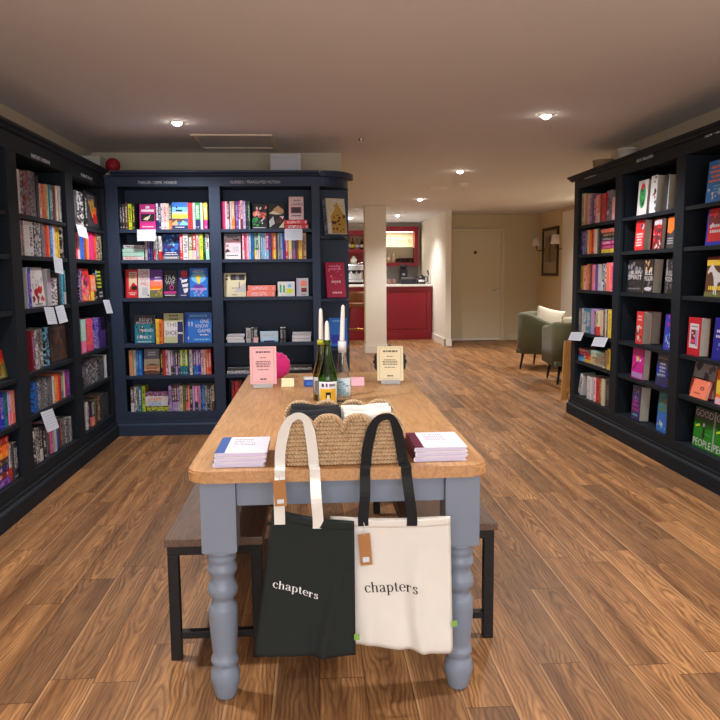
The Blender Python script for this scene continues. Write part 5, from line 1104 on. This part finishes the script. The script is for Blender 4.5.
o = MB().box(-.022, .022, -.006, .006, 0, .016, .003).build('lip_balm', flat((60, 22, 28))); p = onz(271, 388, TZ); o.location = (p.x+.04, p.y-.0, TZ+.0005); tag(o, 'tiny dark red box lying by the cream tent card', 'box')
o.location = onz(287, 391.5, TZ)+Vector((0, 0, .0005))
bpy.data.objects.remove(o)

# ------------------------------------------------------------------ things on top of the bookcases
GBOX = mat('pale_grey_box', (190, 192, 202), .6)
a, b = ony(270.5, 168, YB+.12), ony(301, 168, YB+.12); hh = ony(285, 153.5, YB+.12).z-2.151
t = thing('storage_box', 'pale grey square box on top of the back bookcase', 'box', ((a.x+b.x)/2, YB+.18, 2.1505)); w = b.x-a.x
MB().box(-w/2, w/2, -.06, .09, 0, hh-.03, .002).build('body', GBOX, t); MB().box(-w/2-.002, w/2+.002, -.062, .092, hh-.0295, hh, .003).build('lid', GBOX, t)
a = onx(96, 168, XL-.16)
t = thing('storage_box', 'pale white box on top of the left bookcase near the corner', 'box', (XL-.17, a.y, 2.1505))
MB().box(-.09, .09, -.16, .16, 0, .12, .002).build('body', mat('white_card_box', (206, 204, 198), .7), t); MB().box(-.092, .092, -.162, .162, .1205, .15, .003).build('lid', mat('white_card_box', (206, 204, 198), .7), t)
p = ony(113, 168, YB+.10); r = .058
o = MB().ellipsoid((0, 0, 0), (r, r, r), 40, 20, lambda q: q*(1+.05*math.sin(9*q.x+3)*math.sin(11*q.z)*math.sin(8*q.y+1))).build('yarn_ball', mat('red_ball', (150, 22, 34), .7, bump=.6, bscale=120)); o.location = (p.x, YB+.10, 2.1505+r); tag(o, 'dark red ball on the corner where the left and back bookcases meet', 'ball')
p = onx(628, 158, XR+.17)
t = thing('lamp_shade', 'white drum shade standing on top of the right bookcase', 'lampshade', (XR+.17, p.y, 2.181))
r = .085; MB().lathe([(r, 0), (r*.92, .12)], 40, cap=False).build('shade', mat('white_linen', (214, 208, 200), .8), t, solid=.003)
MB().lathe([(r*.93+.004, .115), (r*.93+.004, .126), (r*.93-.002, .126)], 40, cap=False).build('top_rim', SKIRT, t, solid=.002)
p = onx(606, 169, XR+.2)
t = thing('basket', 'small pale cane basket on the right bookcase behind the white shade', 'basket', (XR+.13, p.y-.12, 2.181))
CANE = mat('pale_cane', (166, 140, 108), .7); MB().lathe([(.075, 0), (.09, .09)], 30, cap=False).build('body', CANE, t, solid=.004)
MB().tube([(.09*math.cos(a*.2618), .09*math.sin(a*.2618), .092) for a in range(24)], .005, 8, closed=True).build('rim', CANE, t)

# ------------------------------------------------------------------ bar
REDP = mat('bar_red_paint', (140, 20, 36), .3); WTOP = mat('white_worktop', (226, 222, 218), .3); BRASS = mat('warm_brass', (196, 150, 84), .28, 1)
YC = onz(410, 339.5).y; xc1 = 2.353; xc0 = .285; zc = ony(410, 284.5, YC).z
t = thing('bar_counter', 'red panelled bar counter with a white worktop', 'counter', ((xc0+xc1)/2, YC, 0)); hw = (xc1-xc0)/2-.002
MB().box(-hw, hw, .02, .62, 0, zc-.04).build('carcass', REDP, t)
g = MB(); px_ = -hw
MB().box(-hw, hw, -.012, .0195, 0, .12, .003).build('plinth', REDP, t)
xs_ = [-hw, -.25, .28, hw]; pxl = ony(386, 300, YC).x-(xc0+xc1)/2
for i, (a, b) in enumerate(((-hw, pxl-.32), (pxl-.30, hw))):
    f = MB(); f.box(a, b, .0, .0195, .1205, .2).box(a, b, .0, .0195, zc-.13, zc-.041).box(a, a+.1, .0, .0195, .2005, zc-.1305).box(b-.1, b, .0, .0195, .2005, zc-.1305)
    f.build('panel_frame', REDP, t)
    MB().box(a+.11, b-.11, .008, .0195, .21, zc-.14, .005).build('panel', REDP, t)
MB().box(-hw, hw, -.04, .64, zc-.0395, zc, .004).build('worktop', WTOP, t)
# back bar: red framed wall cabinet with a lit recess
YW = YBAR
def barcab(label, px0, px1, py0, py1, shelf_py, back_c, name='bar_cabinet', d=.30):
    a = ony(px0, py0, YW-d); b = ony(px1, py1, YW-d); z0, z1 = b.z, a.z; cx = (a.x+b.x)/2; w = (b.x-a.x)/2
    t = thing(name, label, 'cabinet', (cx, YW-d, z0)); hh = z1-z0; fw = .085
    MB().box(-w+fw, w-fw, d-.02, d-.001, .06, hh-.09).build('back_panel', mat('cabinet_back_%d' % back_c[2], back_c, .6), t)
    f = MB(); f.box(-w, w, 0, d-.001, 0, .075, .004).box(-w, w, 0, d-.001, hh-.11, hh, .004).box(-w, -w+fw, 0, d-.001, .0755, hh-.1105, .004).box(w-fw, w, 0, d-.001, .0755, hh-.1105, .004); f.build('frame', REDP, t)
    zs = ony(px0, shelf_py, YW-d+.05).z-z0
    if zs > .1: MB().box(-w+fw+.0005, w-fw-.0005, .03, d-.021, zs-.02, zs).build('shelf', WTOP, t)
    return t, cx, w, z0, hh, zs
t, cx, w, z0, hh, zs = barcab('red framed bar cabinet with glasses, right of the pillar', 372, 418.5, 226.5, 266, 247, (222, 214, 184))
# strip light of the cabinet
MB().box(-w+.12, w-.12, .02, .05, hh-.13, hh-.112).build('strip_light', mat('strip_glow', (255, 244, 196), .4, emit=3), t)
l = bpy.data.lights.new('cabinet_strip_lamp', 'AREA'); l.shape = 'RECTANGLE'; l.size = 2*w-.3; l.size_y = .03; l.energy = 4; l.color = (1, .92, .68)
lo = bpy.data.objects.new('cabinet_strip_lamp', l); COL.objects.link(lo); lo.parent = t; lo.location = (0, .05, hh-.135)
CL = glass('drinking_glass', (240, 242, 240), .03)
def tumbler(x, y, z, r, h, label, group, m=CL):
    o = MB().lathe([(r*.8, 0), (r, h), (r-.003, h), (r*.8-.003, .006)], 16).build('glass_tumbler', m); o.location = (x, y, z); return tag(o, label, 'glass', group)
zsf = z0+.0758
for k, (px, hgt) in enumerate(((397, .09), (400, .10), (403, .1), (406, .1), (409, .1), (412, .1))):
    tumbler(ony(px, 260, YW-.2).x, YW-.2, zsf, .036, hgt, f'{"clear drinking glass"}, {ORD[k]} from left in the row inside the red bar cabinet', 'glasses in the bar cabinet')
for k, px in enumerate((388.5, 393.5)):
    o = MB().lathe([(.03, 0), (.045, .05), (.045, .1), (.03, .14), (.018, .17), (.02, .2)], 18).build('ceramic_jug', mat('cream_ceramic', (226, 206, 178), .4)); o.location = (ony(px, 260, YW-.2).x, YW-.2, zsf)
    tag(o, ('cream ceramic jug at the left end of the bar cabinet', 'cream ceramic jug beside the row of glasses in the bar cabinet')[k], 'jug', 'cream jugs in the bar cabinet')
for k in range(6):
    px = 389+k*4.2; o = MB().lathe([(.03, 0), (.004, .004), (.004, .07), (.03, .1), (.036, .14), (.03, .17), (.027, .17)], 16).build('wine_glass', CL); o.location = (ony(px, 240, YW-.2).x, YW-.2, z0+zs+.0005)
    tag(o, f'stemmed wine glass, {ORD[k]} from left on the upper shelf of the bar cabinet', 'glass', 'wine glasses in the bar cabinet')
t, cx2, w2, z02, hh2, zs2 = barcab('red bar shelf unit with bottles, left of the pillar', 342, 367.5, 230.5, 252.5, 300, (206, 186, 150))
BC = {'amber': glass('amber_glass', (208, 150, 30)), 'dark': mat('dark_bottle', (36, 30, 26), .2), 'clear': CLEAR, 'grn': GREEN}
for k, (px, kind, hgt, lb) in enumerate(((349, 'clear', .26, 'clear spirits bottle at the left of the bar shelf'), (352.6, 'amber', .24, 'amber spirits bottle on the bar shelf'), (357.2, 'clear', .22, 'small clear bottle on the bar shelf beside the amber one'), (361.6, 'dark', .24, 'tall dark bottle with a white label on the bar shelf'))):
    y = YW-.2; t = thing('spirits_bottle', lb, 'bottle', (ony(px, 240, y).x, y, z02+.0758), 0, 'bottles on the bar shelf')
    MB().lathe([(.036, 0), (.038, .01), (.038, hgt*.55), (.03, hgt*.65), (.014, hgt*.76), (.013, hgt*.93)], 18).build('glass_body', BC[kind], t)
    MB().lathe([(.0145, hgt*.93), (.0145, hgt)], 12).build('cap', flat('chr' if kind != 'dark' else 'crm'), t)
    MB().lathe([(.0386, hgt*.14), (.0386, hgt*.42)], 18, cap=False).build('paper_label', flat('wht' if kind != 'amber' else 'yel'), t, solid=.0005)
# dark red wall panel behind the coffee machine
MB2 = MB().box(.285, ony(384, 280, YW).x, YW-.02, YW-.0005, zc-.2, z02-.001); o = MB2.build('splashback', REDP); tag(o, 'dark red splashback behind the coffee machine', 'panel')
a, b = ony(387, 280, YW), ony(418, 280, YW); o = MB().box(a.x, b.x, YW-.015, YW-.0005, zc-.1, z0-.001).build('splashback', mat('grey_splashback', (142, 138, 136), .4)); tag(o, 'grey splashback under the red bar cabinet', 'panel')
# back counter carrying the machines
zb = zc-.02; t = thing('back_counter', 'low back counter behind the bar', 'counter', (1.325, YW-.62, 0)); MB().box(-1.02, 1.02, .03, .58, 0, zb-.035).build('carcass', REDP, t); MB().box(-1.03, 1.03, 0, .58, zb-.0345, zb, .003).build('worktop', WTOP, t)
# espresso machine
CHR = mat('polished_steel', (206, 206, 210), .18, 1); yy = YW-.5
ex0, ex1 = ony(343, 270, yy).x, ony(363.5, 270, yy).x; ew = (ex1-ex0)/2; t = thing('espresso_machine', 'chrome espresso machine behind the bar, left of the pillar', 'coffee machine', ((ex0+ex1)/2, yy, zb+.0005))
for sx in (-1, 1):
    for y in (.03, .36): MB().lathe([(.02, 0), (.016, .06)], 12, (sx*(ew-.05), y)).build('foot', BLACKM, t)
MB().box(-ew, ew, .0, .42, .06, .12, .01).build('drip_tray', CHR, t); MB().box(-ew+.02, ew-.02, .18, .42, .1205, .30, .01).build('back_body', CHR, t)
MB().box(-ew, ew, .0, .42, .3005, .44, .02).build('head', CHR, t); g = MB()
for sx in (-.5, .12, .6):
    gp = MB(); gp.lathe([(.035, .25), (.04, .30)], 16, (sx*ew, .09)); gp.tube([(sx*ew, .06, .262), (sx*ew, -.09, .25)], .012, 8); gp.build('group_head', BLACKM, t)
for sx in (-.9, .9): MB().tube([(sx*ew, .03, .3), (sx*ew, -.02, .22), (sx*ew*.97, -.01, .14)], .006, 8).build('steam_wand', CHR, t)
MB().tube([(-ew+.02, .02, .47), (ew-.02, .02, .47), (ew-.02, .38, .47), (-ew+.02, .38, .47)], .006, 8, closed=True).build('cup_rail', CHR, t)
MB().lathe([(.06, .45), (.075, .56), (.05, .57), (.03, .6), (.028, .62)], 20, (.02, .2)).build('hopper', mat('white_plastic', (220, 218, 214), .4), t)
# grinder, till and kettle to the right of the pillar
def xat(px, y): return ony(px, 270, y).x
yk = YC+.25
t = thing('card_till', 'black till on the bar beside the wall', 'till', (xat(408.5, yk), yk, zc+.0005)); MB().box(-.15, .15, -.02, .3, 0, .10, .008).build('cash_drawer', BLACKM, t); MB().prism([(.03, .1005), (.2, .1005), (.2, .14), (.03, .115)], -.13, .13, 'x').build('keyboard', flat((44, 44, 48)), t)
t = thing('coffee_grinder', 'tall dark coffee grinder under the red bar cabinet', 'coffee grinder', (xat(403.5, YW-.4), YW-.4, zb+.0005)); MB().box(-.1, .1, -.1, .14, 0, .06, .01).build('base', BLACKM, t); MB().box(-.085, .085, -.04, .13, .0605, .33, .015).build('body', flat((34, 34, 44)), t); MB().lathe([(.05, .3305), (.08, .40), (.08, .42), (.03, .43)], 20, (0, .04)).build('hopper', flat((50, 48, 62)), t); MB().box(-.03, .03, -.0445, -.0405, .2, .24).build('badge', flat('lgr'), t)
t = thing('kettle', 'small black and steel kettle at the end of the bar', 'kettle', (xat(421.5, yk), yk+.02, zc+.0005)); MB().lathe([(.07, 0), (.085, .02), (.075, .14), (.05, .17), (.015, .19)], 22).build('body', flat((30, 30, 34), .3), t); MB().lathe([(.084, .05), (.08, .09)], 22, cap=False).build('steel_band', CHR, t, solid=.001); MB().tube([(.06, 0, .15), (.12, 0, .15), (.125, 0, .06), (.08, 0, .03)], .01, 8).build('handle', BLACKM, t)
t = thing('tap', 'slim dark beer tap at the right end of the bar', 'tap', (xat(428.5, yk), yk, zc+.0005)); MB().lathe([(.03, 0), (.03, .012), (.012, .02), (.012, .19)], 14).build('column', CHR, t); MB().tube([(0, 0, .19), (-.02, -.01, .28)], [.012, .016], 10).build('lever', BLACKM, t); MB().tube([(0, -.01, .15), (-.01, -.07, .15), (-.01, -.075, .11)], .007, 8).build('spout', CHR, t)
for k, px in enumerate((389.5, 394)):
    o = MB().lathe([(.035, 0), (.04, .02), (.05, .1), (.05, .104), (.047, .104), (.036, .008)], 18).build('coffee_cup', flat((112, 84, 74))); yq = YC+.3; o.location = (xat(px, yq), yq, zc+.0005); tag(o, ('brown cup at the left on the bar by the pillar', 'brown cup on the bar, second from the pillar')[k], 'cup', 'brown cups on the bar')
# security camera high on the bar wall
p = ony(427.5, 221, YW-.12); t = thing('security_camera', 'small white camera high on the wall above the bar', 'camera', (p.x, YW, p.z)); MB().box(-.03, .03, -.03, -.0005, -.03, .03, .004).build('bracket', SKIRT, t); MB().tube([(0, -.031, 0), (-.03, -.16, -.03)], .035, 14).build('body', SKIRT, t)
# bar stool, mostly behind the pillar
LEA = mat('tan_leather', (128, 78, 46), .5); yst = YC-.42
sx_ = xat(357, yst); t = thing('bar_stool', 'tan leather bar stool at the red bar, left of the pillar', 'bar stool', (sx_, yst, 0)); zst = ony(357, 303, yst).z
MB().box(-.2, .2, -.18, .2, zst-.09, zst, .03).build('seat', LEA, t)
g = MB()
def bk(u, v): a = RAD(200+140*u); return (.21*math.cos(a), .02+.2*math.sin(a), zst+.02+.2*v)
MB().grid(bk, 16, 4).build('backrest', LEA, t, solid=.03)
for sx in (-1, 1):
    for sy_ in (-1, 1): MB().tube([(sx*.15, sy_*.14, zst-.0905), (sx*.2, sy_*.19, 0)], .014, 10).build('leg', mat('dark_red_wood', (78, 18, 22), .45), t)
MB().tube([(-.186, -.176, .25), (.186, -.176, .25), (.186, .176, .25), (-.186, .176, .25)], .011, 8, closed=True).build('footrest', BRASS, t)

# ------------------------------------------------------------------ seating corner by the door
VEL = mat('olive_velvet', (86, 86, 58), .8, sheen=.15, bump=.1, bscale=200, var=.06, vscale=5)
def tub_chair(label, loc, rz, w=.76, d=.74, hb=.77, ha=.62):
    """faces +x before turning"""
    t = thing('armchair', label, 'armchair', tuple(loc), rz, 'olive green tub chairs'); zl = .22; th = .11
    MB().box(-d/2+th+.002, d/2-.01, -w/2+th+.002, w/2-th-.002, zl+.06, .43, .035).build('seat', VEL, t)
    MB().box(-d/2+.02, d/2-.02, -w/2+.02, w/2-.02, zl, zl+.058, .015).build('seat_frame', VEL, t)
    # one wrap-around shell: arms and back, higher at the back
    def plan(s):   # s 0..1 from front of one arm round the back to the front of the other
        r = .16; L1 = d-r; L2 = w-2*r; q = math.pi/2*r; tot = 2*L1+2*q+L2; x = s*tot
        if x < L1: return Vector((d/2-x, -w/2, 0)), Vector((0, 1, 0))
        x -= L1
        if x < q: a = x/r; return Vector((-d/2+r-r*math.sin(a), -w/2+r-r*math.cos(a), 0)), Vector((math.sin(a), math.cos(a), 0))
        x -= q
        if x < L2: return Vector((-d/2, -w/2+r+x, 0)), Vector((1, 0, 0))
        x -= L2
        if x < q: a = x/r; return Vector((-d/2+r-r*math.cos(a), w/2-r+r*math.sin(a), 0)), Vector((math.cos(a), -math.sin(a), 0))
        x -= q; return Vector((-d/2+r+x, w/2, 0)), Vector((0, -1, 0))
    g = MB(); n = 56; rings = []
    for i in range(n+1):
        s = i/n; p, nn = plan(s); k = max(0, min(1, (abs(s-.5)-.20)/.24)); k = k*k*(3-2*k); ht = hb-(hb-ha)*k
        sec = [(0.0, zl), (0.0, ht-.035), (.012, ht-.012), (.035, ht), (th-.035, ht), (th-.012, ht-.012), (th, ht-.035), (th, zl)]
        rings.append([g.bm.verts.new(p+nn*a+Vector((0, 0, b))) for a, b in sec])
    for a, b in zip(rings, rings[1:]):
        for k in range(8): g.bm.faces.new((a[k], a[(k+1) % 8], b[(k+1) % 8], b[k])).smooth = True
    g.bm.faces.new(rings[0][::-1]); g.bm.faces.new(rings[-1]); g.build('shell', VEL, t)
    for sx in (-1, 1):
        for sy_ in (-1, 1): MB().tube([(sx*(d/2-.1), sy_*(w/2-.09), zl-.0005), (sx*(d/2-.07), sy_*(w/2-.06), 0)], [.02, .011], 12).build('leg', BLACKM, t)
    return t
fa = onz(520, 369); fb = onz(549, 385)
def chair_at(label, foot, rz, side=-1, **k):
    w, d = .74, .72; M2 = Matrix.Rotation(rz, 3, 'Z'); c = Vector((foot.x, foot.y, 0))-M2 @ Vector((-d/2+.07, side*(w/2-.06), 0)); tub_chair(label, c, rz, w, d, **k); return c, M2
ca_, Ma = chair_at('olive green tub chair with a cream cushion, farther of the two', fa, RAD(-34))
cb_, Mb = chair_at('olive green tub chair half hidden by the right bookcase, nearer of the two', fb+Vector((.10, .0, 0)), RAD(84), 1, hb=.735, ha=.66)
def cushion(label, loc, rot, c, s=.195):
    def fn(u, v):
        x, y = (u-.5)*2, (v-.5)*2; return x, y
    g = MB()
    def face(sign):
        def f(u, v):
            x, y = (u-.5)*2, (v-.5)*2; k = (1-x*x)*(1-y*y); pin = 1-.10*(1-abs(x)**2)*(abs(y)**6)-.0; px_ = x*(1-.09*(1-y*y)); py_ = y*(1-.09*(1-x*x))
            return (px_*s, py_*s, sign*.075*max(k, 0)**.45)
        return f
    g.grid(face(1), 16, 16); g.grid(face(-1), 16, 16); bmesh.ops.remove_doubles(g.bm, verts=g.bm.verts[:], dist=.0003)
    o = g.build('cushion', mat('cream_linen_%d' % c[0], c, .9, bump=.3, bscale=300)); o.location = loc; o.rotation_euler = rot
    return tag(o, label, 'cushion', 'cream cushions on the tub chairs')
cushion('cream cushion propped on the farther green tub chair', (fa.x+.43, fa.y+.14, .635), (RAD(80), RAD(14), RAD(-10)), (220, 210, 192))
cushion('cream cushion on the nearer green tub chair, at the bookcase edge', (fb.x+.46, fb.y+.26, .62), (RAD(78), RAD(-10), RAD(-8)), (204, 196, 168))
# wall lamps and framed picture on the far right wall
BRZ = mat('bronze_fitting', (110, 76, 44), .35, .8)
def sconce(label, px, py):
    p = onx(px, py, XF-.16); t = thing('wall_lamp', label, 'wall lamp', (XF, p.y, p.z), 0, 'white shaded wall lamps')
    MB().tube([(-.0005, 0, -.16), (-.02, 0, -.16)], [.05, .04], 18).build('backplate', BRZ, t)
    MB().tube([(-.02, 0, -.16), (-.09, 0, -.175), (-.15, 0, -.16), (-.16, 0, -.10)], .009, 10).build('arm', BRZ, t)
    MB().lathe([(.085, -.085), (.058, .075)], 28, (-.16, 0), cap=False).build('shade', mat('white_lamp_shade', (226, 220, 216), .8), t, solid=.002)
    MB().lathe([(.014, -.10), (.014, -.02)], 12, (-.16, 0)).build('lamp_holder', BRZ, t)
sconce('white shaded wall lamp left of the framed picture', 536.5, 241.5); sconce('white shaded wall lamp right of the framed picture, nearest the bookcase', 555.5, 239)
a = onx(544, 228, XF); b = onx(558.5, 277, XF); z1, z0 = onx(551, 227.5, XF).z, onx(551, 276, XF).z; ya, yb = b.y, a.y
t = thing('framed_picture', 'tall dark framed picture of a pale figure between two wall lamps', 'picture', (XF, (ya+yb)/2, (z0+z1)/2)); hw, hh = (yb-ya)/2, (z1-z0)/2; fw = .055
f = MB(); f.box(-.035, -.0005, -hw, hw, hh-fw, hh, .004).box(-.035, -.0005, -hw, hw, -hh, -hh+fw, .004).box(-.035, -.0005, -hw, -hw+fw, -hh+fw+.0005, hh-fw-.0005, .004).box(-.035, -.0005, hw-fw, hw, -hh+fw+.0005, hh-fw-.0005, .004); f.build('frame', mat('dark_wood_frame', (52, 36, 26), .4), t)
MB().box(-.014, -.0008, -hw+fw, hw-fw, -hh+fw, hh-fw).build('mount', flat((170, 160, 132)), t)
MB().box(-.0155, -.0145, -hw+fw+.09, hw-fw-.09, -hh+fw+.2, hh-fw-.09).build('print', flat((140, 128, 98)), t)
g = MB(); g.bm.faces.new([g.bm.verts.new((-.0165, y*hw, z*hh)) for y, z in ((-.06, -.45), (.12, -.42), (.16, .1), (.1, .34), (.2, .5), (.06, .62), (-.12, .5), (-.08, .2))]); g.build('figure', flat((96, 84, 62)), t, fixn=False)
# folded wooden easel leaning at the end of the right bookcase
PINE = wood('pale_pine', (206, 156, 92), (170, 118, 62), .5, 'z')
p = onz(563, 399.5); zt_ = ony(566, 341, p.y).z
t = thing('easel', 'folded pale pine easel standing at the end of the right bookcase', 'easel', (p.x, p.y, 0), 0)
for k, (dx, dyy) in enumerate(((0, 0), (.055, .05))):
    MB().prism([(-.02+dx, 0), (.02+dx, 0), (.045+dx, zt_*(1-.02*k)), (.005+dx, zt_*(1-.02*k))], dyy, dyy+.028, 'y').build('leg', PINE, t)
MB().box(.01, .115, .0285, .0495, zt_*.62, zt_*.68).build('crossbar', PINE, t); MB().box(-.0, .105, .0285, .0495, zt_*.1, zt_*.16).build('crossbar', PINE, t)
